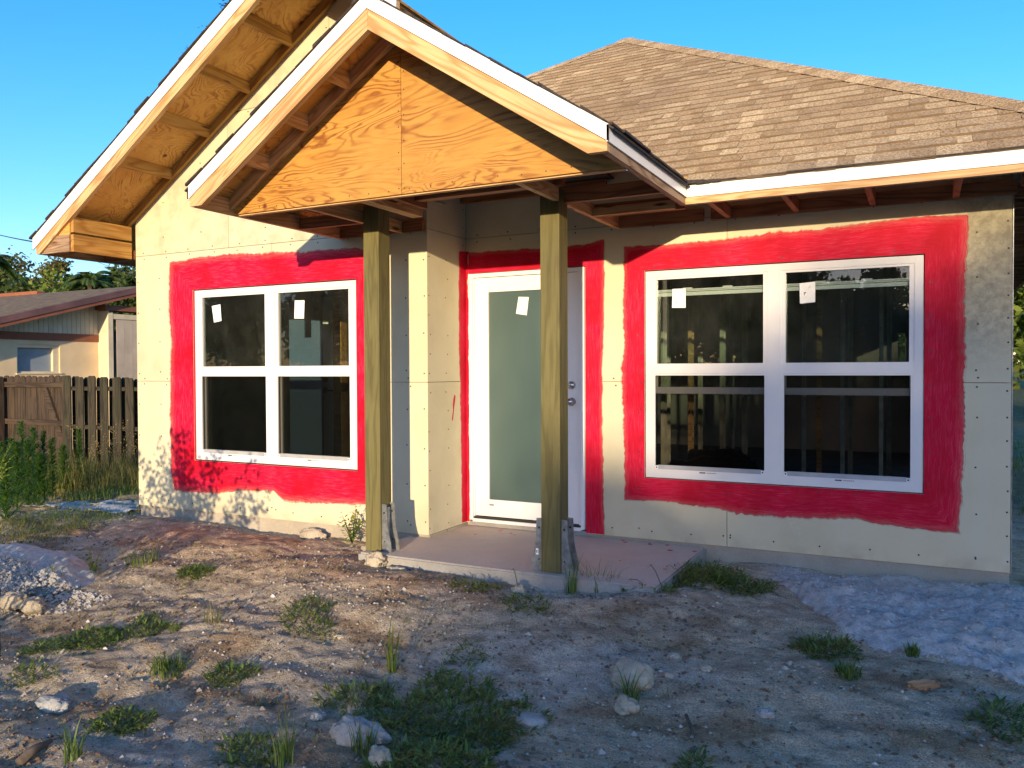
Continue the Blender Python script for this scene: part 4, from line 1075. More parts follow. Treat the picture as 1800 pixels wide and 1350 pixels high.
def mat_leaves(mb, c, n, h, r, leaf=.028, zfun=None):
    sd = random.random()*50; k = 0; tries = 0
    while k < n and tries < n*6:
        tries += 1
        a = random.uniform(0, 6.283); q = math.sqrt(random.random())*1.25; x = c[0]+r*q*math.cos(a); y = c[1]+r*q*math.sin(a)*.85
        d0 = q+.6*noise.noise((x*9, y*9, sd))+.35*noise.noise((x*25, y*25, sd))
        if d0 > 1: continue
        k += 1; z = gz(x, y)+h*random.random()**1.6*(1-.6*q)
        az = a+random.gauss(0, 1.1) if random.random() < .7 else random.uniform(0, 6.283); el = random.uniform(-.15, 1.0)
        d = Vector((math.cos(az)*math.cos(el), math.sin(az)*math.cos(el), math.sin(el))); s_ = Vector((-math.sin(az), math.cos(az), random.uniform(-.3, .3))).normalized(); L = leaf*random.uniform(.6, 1.5); w = L*random.uniform(.09, .16); b = Vector((x, y, z))
        t = d+Vector((0, 0, -.5))
        mb.add([b-s_*w*.3, b+s_*w*.3, b+d*L*.55+s_*w, b+d*L*.55-s_*w, b+d*L*.75+t.normalized()*L*.35], [(0, 1, 2, 3), (3, 2, 4)], random.random())
def tuft(name, u, v, n, h, spread, label, cat='grass', w=.006, lean=.7, mat='grass', group=None, flatten=0., z0=None):
    p = onZ(u, v, -.2)
    for _ in range(3): p = onZ(u, v, gz(p.x, p.y))
    mb = MB()
    if flatten >= .1 and mat == 'grass':
        mat_leaves(mb, (p.x, p.y), int(n*1.7), h*.5, spread*1.08, .034); blades(mb, (p.x, p.y), max(4, n//9), h*.9, spread*.8, w*.7, 1.1, flatten=.25)
    else: blades(mb, (p.x, p.y), n, h, spread, w, lean, flatten=flatten)
    o = mk(name, [Vector(q)-p for q in mb.V], mb.F, M[mat], attrs={'tint': ('FACE', 'FLOAT', mb.t)}, loc=p)
    tag(o, label, cat, group); return o
random.seed(11)
TU = [
 ('grass_clump', 790, 1262, 1500, .13, .34, 'largest dark green weed mat in the middle foreground', 'weed patch', .009, .9, 'grass', .25),
 ('grass_clump', 625, 1230, 260, .09, .16, 'low green weeds just behind the big white stone', 'weed patch', .008, .9, 'grass', .3),
 ('grass_clump', 690, 1180, 14, .34, .035, 'tall yellow green blades rising behind the white stone', 'grass', .012, .25, 'leaf_yel', 0),
 ('grass_clump', 1225, 1018, 1300, .24, .30, 'dense green grass heap against the right corner of the slab', 'grass', .007, 1.2, 'grass', .12),
 ('grass_clump', 1300, 1030, 500, .14, .2, 'low grass at the edge of the grey washout beside the slab', 'grass', .006, 1.1, 'grass', .12),
 ('grass_clump', 1003, 1040, 26, .30, .04, 'slender upright grass tuft at the foot of the right post', 'grass', .008, .35, 'grass', 0),
 ('grass_clump', 1055, 1035, 90, .20, .12, 'arching grass tuft at the slab edge right of the post', 'grass', .005, .8, 'grass', 0),
 ('grass_clump', 1110, 1240, 42, .20, .035, 'spiky green tuft growing beside the two pale rocks', 'grass', .010, .9, 'grass', 0),
 ('grass_clump', 345, 1008, 330, .10, .12, 'green tuft on pink soil below the left window', 'grass', .006, .9, 'grass', .1),
 ('grass_clump', 250, 990, 70, .20, .12, 'sparse lit grass blades on the left sand', 'grass', .006, .6, 'leaf_yel', 0),
 ('grass_clump', 100, 1030, 26, .24, .04, 'yellow green tuft sprouting from the pale grey pile', 'grass', .010, .4, 'leaf_yel', 0),
 ('grass_clump', 165, 1010, 26, .22, .05, 'upright lit tuft between the grey pile and the pink soil', 'grass', .008, .4, 'leaf_yel', 0),
 ('grass_clump', 160, 1128, 420, .09, .17, 'long green weed streak at the left of the foreground', 'weed patch', .007, .9, 'grass', .2),
 ('grass_clump', 250, 1105, 380, .08, .19, 'middle of the left green weed streak', 'weed patch', .007, .9, 'grass', .2),
 ('grass_clump', 90, 1140, 260, .09, .14, 'left end of the green weed streak', 'weed patch', .007, .9, 'grass', .2),
 ('grass_clump', 295, 1178, 200, .11, .09, 'small round green tuft in the left foreground', 'grass', .006, .9, 'grass', 0),
 ('grass_clump', 405, 1190, 240, .08, .12, 'flat green weed left of the brown earth streak', 'weed patch', .007, .9, 'grass', .25),
 ('grass_clump', 215, 1270, 330, .09, .13, 'dark green weed mat near the lower left corner', 'weed patch', .008, .9, 'grass', .25),
 ('grass_clump', 125, 1335, 24, .20, .04, 'tall tuft cut by the lower left edge of the photo', 'grass', .010, .6, 'grass', 0),
 ('grass_clump', 375, 1090, 24, .20, .05, 'thin spidery tuft in the centre left sand', 'grass', .005, .6, 'grass_mix', 0),
 ('grass_clump', 545, 1070, 190, .10, .16, 'flat dark tuft left of the gravel mound', 'grass', .006, .9, 'grass', .45),
 ('grass_clump', 550, 1100, 150, .08, .14, 'second flat dark tuft left of the gravel mound', 'grass', .006, .9, 'grass', .45),
 ('grass_clump', 840, 1035, 170, .08, .15, 'flattened grass in the hollow before the slab', 'grass', .006, .9, 'grass', .4),
 ('grass_clump', 925, 1062, 140, .06, .14, 'short green grass by the small tan stone at the slab', 'grass', .006, .8, 'grass', .2),
 ('grass_clump', 1140, 1045, 160, .12, .16, 'trailing grass blades in front of the slab corner', 'grass', .006, .9, 'grass', .2),
 ('grass_clump', 1455, 1145, 330, .16, .15, 'dark green plant growing out of the grey washout', 'weed patch', .006, .8, 'grass', .12),
 ('grass_clump', 1490, 1185, 110, .08, .06, 'little leafy weed at the front edge of the washout', 'weed', .010, .7, 'grass', 0),
 ('grass_clump', 1605, 1150, 60, .07, .04, 'lone leafy weed in the middle of the washout', 'weed', .011, .6, 'grass', 0),
 ('grass_clump', 1770, 1265, 260, .09, .14, 'dark grass at the right edge of the photo', 'grass', .006, .8, 'grass', .1),
 ('grass_clump', 820, 1150, 90, .05, .12, 'tiny creeping weed on the gravel mound', 'weed', .006, .8, 'grass', .3),
 ('grass_clump', 500, 1345, 34, .24, .05, 'upright tuft at the bottom edge left of the white stone', 'grass', .007, .4, 'grass', 0),
 ('grass_clump', 640, 1325, 30, .16, .05, 'green blades growing in front of the white stone', 'grass', .010, .4, 'grass', 0),
 ('grass_clump', 760, 1340, 700, .10, .22, 'front part of the weed mat at the bottom edge', 'weed patch', .008, .9, 'grass', .25),
 ('grass_clump', 430, 1330, 200, .09, .12, 'broad leaved dark weed at the bottom left', 'weed', .016, .8, 'grass', .1),
 ('grass_clump', 1220, 1345, 60, .06, .06, 'small weed at the bottom edge right of centre', 'weed', .008, .8, 'grass', .1),
 ('grass_clump', 60, 1190, 100, .10, .12, 'dark straggly weed at the left edge', 'weed', .006, .9, 'grass', .3),
 ('grass_clump', 120, 915, 900, .13, .55, 'sunlit green grass patch left of the house corner', 'grass', .008, .8, 'grass', .1),
 ('grass_clump', 30, 940, 1300, .10, .6, 'low olive grass beyond the grey pile', 'grass', .008, .8, 'grass_mix', .2),
 ('grass_clump', 180, 870, 500, .16, .4, 'green tuft on the rubble beside the house corner', 'grass', .008, .7, 'grass', 0),
]
for t in TU: tuft(t[0], t[1], t[2], t[3], t[4], t[5], t[6], t[7], t[8], t[9], t[10], None, t[11])
# dry brown root tangle
tuft('dry_grass_clump', 855, 1300, 240, .10, .10, 'dry orange brown grass tangle at the right of the weed mat', 'grass', .0035, 1.2, 'grass_dry', None, .35)
# fine scattered weeds nobody could count
random.seed(3); mb = MB()
for _ in range(900):
    x = random.uniform(-7.5, 1.2); y = random.uniform(-4.2, -1.35)
    if noise.noise((x*1.4, y*2.4, 6)) > .05 and not (x > -1.1 and y > -2.2): blades(mb, (x, y), random.randint(3, 10), .05, .03, .004, .8, 2)
for _ in range(260):
    x = random.uniform(-12, -7.1); y = random.uniform(-1.0, 2.1)
    blades(mb, (x, y), 9, .14, .12, .008, .7, 2)
tag(mk('scattered_grass', mb.V, mb.F, M['grass_mix'], attrs={'tint': ('FACE', 'FLOAT', mb.t)}), 'sparse little blades scattered over the sandy yard', 'grass', kind='stuff')
mb = MB()
for _ in range(420):
    x = random.uniform(-11.8, -7.3); y = random.uniform(.6, 2.0); blades(mb, (x, y), 16, random.choice((.3, .45, .6)), .14, .009, .55, 3)
tag(mk('tall_grass', mb.V, mb.F, M['grass_mix'], attrs={'tint': ('FACE', 'FLOAT', mb.t)}), 'tall green and straw coloured grass along the fence', 'grass', kind='stuff')
mb = MB()
for _ in range(1500):
    x = random.uniform(.9, 9); y = random.uniform(1.5, 12); blades(mb, (x, y), 5, .16, .2, .012, .7, 2)
tag(mk('side_lawn', mb.V, mb.F, M['grass'], attrs={'tint': ('FACE', 'FLOAT', mb.t)}), 'green grass beyond the right corner of the house', 'grass', kind='stuff')

mb = MB(); random.seed(19)
for _ in range(70):
    x = random.uniform(-6.4, .6); y = random.uniform(-4.0, -1.5); a = random.uniform(0, 6.283); n_ = random.randint(5, 14)
    for k in range(n_):
        x += .022*math.cos(a); y += .022*math.sin(a); a += random.gauss(0, .25); z = gz(x, y)+.006
        for sg in (-1, 1):
            d = Vector((math.cos(a+sg*1.1), math.sin(a+sg*1.1), random.uniform(.1, .6))).normalized()*random.uniform(.012, .03); s_ = d.cross(Vector((0, 0, 1))).normalized()*.003; b = Vector((x, y, z)); mb.add([b, b+d*.5+s_, b+d, b+d*.5-s_], [(0, 1, 2, 3)], random.random()*.7)
tag(mk('creeping_runners', mb.V, mb.F, M['grass'], attrs={'tint': ('FACE', 'FLOAT', mb.t)}), 'thin runners of creeping weed crossing the sand', 'weeds', kind='stuff')
# dried small leaves / sprig on red-brown seed heads by the fence
def feather_weed(loc, h, r, label, mat='fennel', n=260):
    t = thing('feathery_weed', loc, label, 'weed', 'feathery weeds in front of the gate')
    tube_ = tube('stem', [Vector((0, 0, 0)), Vector((random.uniform(-.03, .03), 0, h*.5)), Vector((random.uniform(-.05, .05), 0, h*.97))], [.009, .006, .002], M['fennel'])
    tube_.parent = t
    mb = MB()
    for i in range(n):
        z = h*(random.random()**.75); a = random.uniform(0, 6.283); rr = r*(1-z/h)**.55+.02; L = rr*random.uniform(.6, 1.15)
        b = Vector((.0, .0, z)); d = Vector((math.cos(a), math.sin(a), .55)).normalized(); sd = d.cross(Vector((0, 0, 1))).normalized()*.006
        mb.add([b-sd, b+sd, b+d*L*.6+sd*.8+Vector((0, 0, .01)), b+d*L*.6-sd*.8+Vector((0, 0, .01)), b+d*L], [(0, 1, 2, 3), (3, 2, 4)], random.random())
        for k in range(3):
            q = b+d*L*random.uniform(.3, .95); a2 = a+random.uniform(-1.2, 1.2); d2 = Vector((math.cos(a2), math.sin(a2), .7)).normalized(); s2 = d2.cross(Vector((0, 0, 1))).normalized()*.005
            mb.add([q-s2, q+s2, q+d2*.05], [(0, 1, 2)], random.random())
    o = mk('foliage', mb.V, mb.F, M[mat], attrs={'tint': ('FACE', 'FLOAT', mb.t)}); o.parent = t
    return t
WE = [(40, 880, 9.5, .95, 'tallest feathery green weed in front of the gate'), (22, 890, 9.3, .75, 'feathery weed just left of the tallest one'), (60, 885, 9.4, .86, 'feathery weed just right of the tallest one'),
      (78, 870, 9.8, .80, 'slim feathery weed before the middle of the gate'), (92, 872, 9.8, .72, 'slim feathery weed near the gate latch side'), (5, 900, 8.8, .72, 'feathery weed cut by the left edge of the photo'),
      (112, 850, 10.6, .62, 'dark feathery weed at the gate post'), (140, 845, 10.8, .80, 'single tall thin weed before the fence pickets'), (70, 892, 8.6, .55, 'short bright feathery weed in the front of the group'),
      (10, 905, 7.8, .60, 'short feathery weed at the lower left of the group'), (50, 900, 8.8, .7, 'middle feathery weed in the front of the group'), (30, 900, 8.5, .68, 'bushy feathery weed at the front left of the group')]
for u, v, dep, h, lab in WE:
    p = at(u, v, dep); z = gz(p.x, p.y); feather_weed((p.x, p.y, z-.02), h*1.05, .17 if 'slim' not in lab and 'thin' not in lab else .07, lab)
def seed_heads():
    mb = MB(); t = thing('seeding_weed', (-9.3, 1.4, gz(-9.3, 1.4)), 'brown seeding weeds standing in the grass against the fence', 'weed')
    for _ in range(46):
        x = random.uniform(-1.3, 1.1); y = random.uniform(-.3, .35); h = random.uniform(.45, .85); a = random.uniform(-.25, .25)
        mb.add([(x, y, 0), (x+.006, y, 0), (x+a*h+.003, y, h)], [(0, 1, 2)], random.random())
        for k in range(26):
            q = Vector((x+a*h*.95, y, h*random.uniform(.6, 1.0))); d = Vector((random.uniform(-1, 1), random.uniform(-1, 1), random.uniform(-.2, 1))).normalized()*random.uniform(.02, .08); s = d.orthogonal().normalized()*.006
            mb.add([q+d*.6-s, q+d*.6+s, q+d], [(0, 1, 2)], random.random())
    o = mk('stalks', mb.V, mb.F, M['grass_dry'], attrs={'tint': ('FACE', 'FLOAT', mb.t)}); o.parent = t
seed_heads()
def leafy(name, loc, n, r, h, leaf, mat, label, cat, stems=6, group=None):
    t = thing(name, loc, label, cat, group); mb = MB()
    for s in range(stems):
        a = random.uniform(0, 6.283); tip = Vector((math.cos(a)*r*random.uniform(.3, 1), math.sin(a)*r*random.uniform(.3, 1), h*random.uniform(.5, 1)))
        st = tube('stem', [Vector((0, 0, 0)), tip*.5+Vector((0, 0, h*.08)), tip], [.004, .003, .0015], M['fennel'], n=4); st.parent = t
        for k in range(n//stems):
            q = tip*random.uniform(.25, 1.05)+Vector((random.gauss(0, .02), random.gauss(0, .02), random.gauss(0, .02)))
            d = Vector((random.uniform(-1, 1), random.uniform(-1, 1), random.uniform(-.3, .5))).normalized(); s_ = d.cross(Vector((0, 0, 1))).normalized(); L = leaf*random.uniform(.6, 1.3)
            mb.add([q, q+d*L*.5+s_*L*.28, q+d*L, q+d*L*.5-s_*L*.28], [(0, 1, 2, 3)], random.random())
    o = mk('leaves', mb.V, mb.F, M[mat], attrs={'tint': ('FACE', 'FLOAT', mb.t)}); o.parent = t
    return t
p = onZ(612, 955, -.08); leafy('leafy_weed', (p.x, -.78, -.09), 150, .13, .26, .045, 'leaf_yel', 'small bright leafy weed at the wall just left of the left post', 'weed', 9)
p = onZ(1290, 975, -.09); 
# grass stalks with star seed heads by the slab
for (u, v, hu, hv, lab) in ((1165, 1035, 1144, 993, 'star shaped grass seed head right of the slab'), (1140, 1035, 1108, 1018, 'lower star shaped seed head by the slab edge'), (910, 1030, 902, 1000, 'bent dark seed head before the slab')):
    a = onZ(u, v, gz(-1.5, -1.3)); d_ = (a-CAM).dot(F_); b = at(hu, hv, d_)
    t = thing('seed_stalk', a, lab, 'grass')
    s = tube('stem', [Vector((0, 0, 0)), (b-a)*.6+Vector((0, 0, .02)), b-a], .0022, M['fennel'], n=4); s.parent = t
    mb = MB()
    for k in range(6):
        an = k*1.047; d2 = R_*math.cos(an)+U_*math.sin(an)*.6+Vector((0, -.3, 0)); q = b-a; s2 = Vector((0, 0, 1)).cross(d2).normalized()*.003
        mb.add([q-s2, q+s2, q+d2*.05], [(0, 1, 2)], .2)
    o = mk('seed_head', mb.V, mb.F, M['grass_mix'], attrs={'tint': ('FACE', 'FLOAT', mb.t)}); o.parent = t

# trees
def crown(center, radii, nclump, nleaf, leaf, seed, flat=.0, spread=.32):
    rr = random.Random(seed); mb = MB()
    for c in range(nclump):
        d = Vector((rr.gauss(0, 1), rr.gauss(0, 1), rr.gauss(0, 1))).normalized()*(rr.random()**.45)
        cc = Vector((center[0]+d.x*radii[0], center[1]+d.y*radii[1], center[2]+d.z*radii[2])); cr = spread*min(radii)*rr.uniform(.6, 1.3)
        tc = rr.random()*.5
        for k in range(nleaf):
            g_ = Vector((rr.gauss(0, 1), rr.gauss(0, 1), rr.gauss(0, .7)))*cr*.55; q = cc+g_
            d2 = Vector((rr.uniform(-1, 1), rr.uniform(-1, 1), rr.uniform(-1, .6))).normalized(); s2 = d2.orthogonal().normalized(); s2.rotate(Matrix.Rotation(rr.uniform(0, 6.28), 3, d2)); L = leaf*rr.uniform(.5, 1.3)
            mb.add([q, q+d2*L*.5+s2*L*.3, q+d2*L, q+d2*L*.5-s2*L*.3], [(0, 1, 2, 3)], min(1, tc+rr.random()*.5))
    return mb
def tree(loc, h, rad, nclump, nleaf, leaf, mat, label, seed, cat='tree', trunk=.14, name='leafy_tree', base=.45, group=None, squash=1.):
    t = thing(name, loc, label, cat, group); rr = random.Random(seed)
    c = Vector((0, 0, h*(base+1)/2)); mb = crown(c, (rad, rad*squash, h*(1-base)/2), nclump, nleaf, leaf, seed)
    o = mk('crown', mb.V, mb.F, M[mat], attrs={'tint': ('FACE', 'FLOAT', mb.t)}); o.parent = t
    tr = tube('trunk', [Vector((0, 0, -.3)), Vector((rr.uniform(-.1, .1), 0, h*base*.6)), Vector((rr.uniform(-.3, .3), 0, h*.8))], [trunk, trunk*.75, trunk*.25], M['bark'], n=8); tr.parent = t
    for k in range(7):
        a = rr.uniform(0, 6.283); z0 = h*rr.uniform(base*.7, .7); e = Vector((math.cos(a)*rad*.75, math.sin(a)*rad*.75, z0+h*rr.uniform(.1, .25)))
        lb = tube('limb', [Vector((0, 0, z0)), e*.5+Vector((0, 0, z0*.5+.1)), e], [trunk*.4, trunk*.25, trunk*.08], M['bark'], n=5); lb.parent = t
    return t
def at_ground(u, dep): p = at(u, 660, dep); return (p.x, p.y, gz(p.x, p.y))
def hgt(v, dep): return 1.32+(649-v)/FPX*dep+.4
tree(at_ground(20, 34), hgt(458, 34), 2.0, 90, 110, .20, 'leaf_olive', 'grey green tree at the far left above the neighbouring roof', 31, base=.35)
tree(at_ground(96, 32), hgt(452, 32), 1.1, 80, 120, .17, 'leaf_olive', 'upright olive tree above the middle of the neighbouring roof', 32, base=.3, squash=.9)
tree(at_ground(145, 30), hgt(482, 30), 1.2, 50, 110, .17, 'leaf_yel', 'low bright green bush above the neighbouring roof', 33, base=.3)
tree(at_ground(-30, 30), hgt(470, 30), 1.6, 40, 70, .26, 'leaf', 'dark round tree cut by the left edge of the photo', 34, base=.3)
tree(at_ground(45, 44), hgt(500, 44), 3.2, 60, 60, .4, 'leaf', 'dark tree line tree low behind the roof at left', 35, base=.2)
tree(at_ground(170, 44), hgt(498, 44), 3.0, 60, 60, .4, 'leaf', 'dark tree behind the palms', 36, base=.2)
tree(at_ground(232, 40), hgt(482, 40), 1.8, 50, 60, .36, 'leaf', 'green tree close to the eave of the wing', 37, base=.2)
def palm(loc, h, nf, fl, label, seed):
    t = thing('palm_tree', loc, label, 'palm'); rr = random.Random(seed)
    tr = tube('trunk', [Vector((0, 0, -.3)), Vector((.05, 0, h*.5)), Vector((0, 0, h))], [.12, .09, .07], M['bark'], n=8); tr.parent = t
    for k in range(nf):
        mb = MB(); a = rr.uniform(0, 6.283); el = rr.uniform(.15, 1.35); d = Vector((math.cos(a)*math.cos(el), math.sin(a)*math.cos(el), math.sin(el))); b = Vector((0, 0, h))
        side = Vector((-math.sin(a), math.cos(a), 0)); P = []
        for i in range(15):
            s = i/14; P.append(b+d*fl*s+Vector((0, 0, -fl*.75*s*s)))
        for i in range(1, 15):
            L = fl*.28*math.sin(math.pi*min(1, .15+.85*i/15))
            dirp = (P[i]-P[i-1]).normalized()
            for sgn in (-1, 1):
                for hh in (0, .5):
                    q = P[i-1].lerp(P[i], hh); tip = q+(side*sgn*.8+dirp*.6+Vector((0, 0, -.35+rr.uniform(-.1, .1)))).normalized()*L; w = dirp*.03
                    mb.add([q-w, q+w, tip], [(0, 1, 2)], rr.random())
            mb.add([P[i-1]-side*.012, P[i-1]+side*.012, P[i]+side*.01, P[i]-side*.01], [(0, 1, 2, 3)], .8)
        o = mk('frond', mb.V, mb.F, M['palm'], attrs={'tint': ('FACE', 'FLOAT', mb.t)}); o.parent = t
    return t
palm(at_ground(-18, 26), hgt(455, 26), 16, 1.3, 'dark palm with its fronds entering at the left edge', 41)
palm(at_ground(188, 27), hgt(508, 27), 26, 1.25, 'bushy palm above the roof between the bright bush and the eave', 42)
palm(at_ground(216, 27), hgt(500, 27), 26, 1.15, 'bushy palm nearest the corner of the wing', 43)
palm(at_ground(206, 29), hgt(488, 29), 18, 1.2, 'taller palm standing behind the two bushy palms', 44)
tree(at_ground(120, 27), hgt(476, 27), 1.0, 60, 110, .16, 'leaf_yel', 'lime green bush just above the roof ridge', 47, base=.3)
tree(at_ground(232, 27), hgt(472, 27), 1.0, 60, 110, .16, 'leaf', 'green bushy tree touching the wing eave', 48, base=.3)
tree(at_ground(60, 29), hgt(505, 29), 1.6, 60, 110, .2, 'leaf', 'low dark bush between the left trees above the roof', 49, base=.3)
palm(at_ground(160, 26), hgt(500, 26), 26, 1.1, 'bushy palm at the left of the palm group', 46)
palm(at_ground(168, 28), hgt(512, 28), 18, 1.0, 'low palm behind the bright green bush', 45)
# right of the house
tree(at_ground(1815, 21), 5.6, 1.9, 60, 80, .26, 'leaf_yel', 'sunlit green tree beyond the right corner of the house', 51, base=.2)
tree(at_ground(1840, 30), 8.5, 3.0, 50, 70, .4, 'leaf', 'tall dark tree farther behind at the right edge', 52, base=.2)
mb = MB(); rr = random.Random(12)
for _ in range(16000):
    x = rr.uniform(-70, 70); y = 56+rr.uniform(-2, 2)-abs(x)*.12; top = 5.0+1.0*noise.noise((x*.12, 0, 3))+.8*noise.noise((x*.5, 1, 3))
    q = Vector((x, y, -.3+top*rr.random()**.7)); d2 = Vector((rr.uniform(-1, 1), rr.uniform(-1, 1), rr.uniform(-1, .6))).normalized(); s2 = d2.orthogonal().normalized(); L = .8*rr.uniform(.5, 1.3)
    mb.add([q, q+d2*L*.5+s2*L*.35, q+d2*L, q+d2*L*.5-s2*L*.35], [(0, 1, 2, 3)], rr.random())
tag(mk('far_woods', mb.V, mb.F, M['leaf'], attrs={'tint': ('FACE', 'FLOAT', mb.t)}), 'low dark woods closing the view behind both houses', 'woods', kind='stuff')
random.seed(8)
# trees across the street behind the camera: they shade the yard and show in the glass
ST = 'trees across the street'
random.seed(8)
SK = [(-8, 9.0), (-5.2, 8.4), (-2.6, 8.6), (.6, 6.6), (3.4, 6.4), (6.2, 6.5), (8.8, 6.35), (11.2, 6.4), (13.3, 6.7), (15.2, 7.9), (17.1, 9.3), (19.4, 10.8), (22.4, 12), (26, 12.4)]
WORD = ['first', 'second', 'third', 'fourth', 'fifth', 'sixth', 'seventh', 'eighth', 'ninth', 'tenth', 'eleventh', 'twelfth', 'thirteenth', 'fourteenth']
for i_, (x, h) in enumerate(SK):
    tree((x, -55+random.uniform(-1, 1), -.3), h+.25, 1.9 if h < 9 else 2.6, 120, 85, .42, 'leaf', WORD[i_]+' tree from the left in the row across the street', 60+i_, base=.02, group=ST, trunk=.18)
for i_, (x, h) in enumerate(((-12, 11), (-18, 12), (-25, 11.5), (-33, 12), (-42, 12.5), (-52, 12.5), (-63, 13), (-74, 13))):
    tree((x, -57, -.3), h, 3.8, 110, 85, .6, 'leaf_olive' if i_ % 2 else 'leaf', WORD[i_]+' big tree leftward of the street row, seen only in the glass', 90+i_, base=.05, group=ST, trunk=.25)
# shrub just outside the frame that throws leaf shadows on the wing wall
def shrub():
    t = thing('thin_shrub', (-5.15, -3.9, gz(-5.15, -3.9)), 'loose leafy shrub standing just left of the frame', 'shrub'); rr = random.Random(9); mb = MB()
    for s in range(44):
        a = rr.uniform(0, 6.283); tip = Vector((rr.uniform(-.85, .95), math.sin(a)*.35, rr.uniform(.75, 1.55)))
        tip.z *= 1-.35*abs(tip.x)
        b0 = Vector((tip.x*.25, 0, 0)); mid = b0.lerp(tip, .5)+Vector((rr.uniform(-.05, .05), 0, .08))
        st = tube('stem', [b0, mid, tip], [.007, .004, .0015], M['bark'], n=4); st.parent = t
        for k in range(46):
            f = rr.uniform(.30, 1.03); q = (b0.lerp(mid, f*2) if f < .5 else mid.lerp(tip, f*2-1))+Vector((rr.gauss(0, .035), rr.gauss(0, .03), rr.gauss(0, .035)))
            d2 = Vector((rr.uniform(-1, 1), rr.uniform(-.5, .5), rr.uniform(-.6, 1))).normalized(); s2 = Vector((0, 1, 0)).cross(d2).normalized(); L = rr.uniform(.035, .07)
            mb.add([q, q+d2*L*.5+s2*L*.25, q+d2*L, q+d2*L*.5-s2*L*.25], [(0, 1, 2, 3)], rr.random())
    o = mk('leaves', mb.V, mb.F, M['leaf'], attrs={'tint': ('FACE', 'FLOAT', mb.t)}); o.parent = t
shrub()

# ---------------------------------------------------------------- stones, rubble, litter
def gp(u, v):
    p = onZ(u, v, -.2)
    for _ in range(4): p = onZ(u, v, gz(p.x, p.y))
    return p
def rock(u, v, r, mat, seed, label, name='rock', sink=.35, rough=.35, rotz=0):
    p = gp(u, v); o = blob(name, (p.x, p.y, p.z+r[2]*(1-sink)-r[2]*.2), r, M[mat], seed, sub=4, rough=rough, freq=1.5, label=label, cat='rock', fine=.10); o.rotation_euler = (0, 0, rotz); return o
rock(1112, 1200, (.105, .08, .085), 'rockm', 1.7, 'largest round tan rock half buried in the sand right of centre', sink=.5, rough=.18)
rock(1102, 1250, (.052, .045, .045), 'rockm', 2.9, 'pale craggy rock in front of the large round one', rough=.4)
rock(628, 1305, (.125, .06, .07), 'rockg', 4.2, 'long white and grey stone left of the big weed mat', rough=.3, rotz=.1)
rock(668, 1345, (.045, .04, .05), 'rockm', 5.2, 'small pale stone at the bottom edge below the long stone', rough=.3)
rock(936, 1270, (.075, .055, .03), 'rockg', 6.1, 'flat grey stone right of the weed mat', sink=.6, rough=.12)
rock(1186, 1158, (.035, .025, .022), 'rockm', 7.3, 'small white stone beyond the large round rock')
rock(912, 1045, (.045, .04, .045), 'rockm', 8.4, 'small tan stone in front of the slab')
rock(98, 1245, (.095, .06, .04), 'rockg', 9.9, 'dark grey lump with white specks at the lower left', rough=.35)
rock(560, 1262, (.035, .03, .02), 'rockg', 12.1, 'small dark grey stone left of the long white stone')
rock(1625, 1210, (.07, .03, .03), 'cardboard', 13.4, 'reddish brown stone at the front edge of the washout', rough=.3, rotz=.5)
rock(1175, 1190, (.03, .02, .016), 'rockm', 14.1, 'flat white chip right of the large round rock')
rock(1240, 1178, (.035, .025, .018), 'rockm', 15.1, 'cluster chip of broken white stone in brown earth')
rock(1345, 1258, (.035, .025, .02), 'rockg', 16.6, 'bluish grey chip in the right foreground sand')
rock(25, 1065, (.10, .07, .06), 'rockm', 17.2, 'sunlit yellow stone at the left edge below the grey pile', rough=.3)
rock(58, 1072, (.075, .06, .055), 'rockm', 18.3, 'second sunlit yellow stone below the grey pile', rough=.3)
rock(597, 1122, (.03, .025, .018), 'rockm', 19.3, 'pale pebble left of the gravel mound')
o = blob('rock', (-3.50, -1.315, -.055), (.075, .06, .075), M['rockm'], 21.5, sub=4, rough=.4, label='craggy tan rock leaning on the slab below the left post', cat='rock', fine=.08)
o = blob('rock', (-3.31, -1.34, -.10), (.09, .05, .035), M['rockm'], 23.5, sub=4, rough=.35, label='flat tan rock lying in front of the slab edge', cat='rock', fine=.05)
o = blob('rock', (-3.86, -.85, -.09), (.09, .07, .04), M['rockm'], 24.5, sub=4, rough=.35, label='low tan rock between the wing wall and the left post', cat='rock', fine=.05)
o = blob('rock', (-4.62, -.70, -.085), (.13, .04, .06), M['rockm'], 25.5, sub=4, rough=.2, label='curled tan scrap lying against the wing foundation', cat='rock')
# pebbles: far too many to count
random.seed(77)
def pebble_mesh(mb, c, s, rnd):
    V = []
    for a in ((1, 0, 0), (-1, 0, 0), (0, 1, 0), (0, -1, 0), (0, 0, 1), (0, 0, -1)):
        V.append((c[0]+a[0]*s*rnd.uniform(.7, 1.4), c[1]+a[1]*s*rnd.uniform(.7, 1.4), c[2]+a[2]*s*rnd.uniform(.5, .9)))
    mb.add(V, [(0, 2, 4), (2, 1, 4), (1, 3, 4), (3, 0, 4), (2, 0, 5), (1, 2, 5), (3, 1, 5), (0, 3, 5)], rnd.random())
mb = MB()
for _ in range(34000):
    x = random.uniform(-7.0, 1.4); y = random.uniform(-4.4, -.7)
    dens = .25+.9*noise.noise((x*1.1+5, y*1.9, 2))+.9*math.exp(-((x+2.6)**2/.9+(y+2.05)**2/.15))+.5*math.exp(-((x+4.2)**2/.7+(y+1.6)**2/.1))
    if random.random() > dens or (-3.72 < x < -1.43 and y > -1.28): continue
    s = random.choice((.003, .003, .003, .004, .004, .004, .005, .005, .006, .006, .008, .011)); s *= 1.5 if random.random() < .02 else 1; pebble_mesh(mb, (x, y, gz(x, y)+s*.3), s, random)
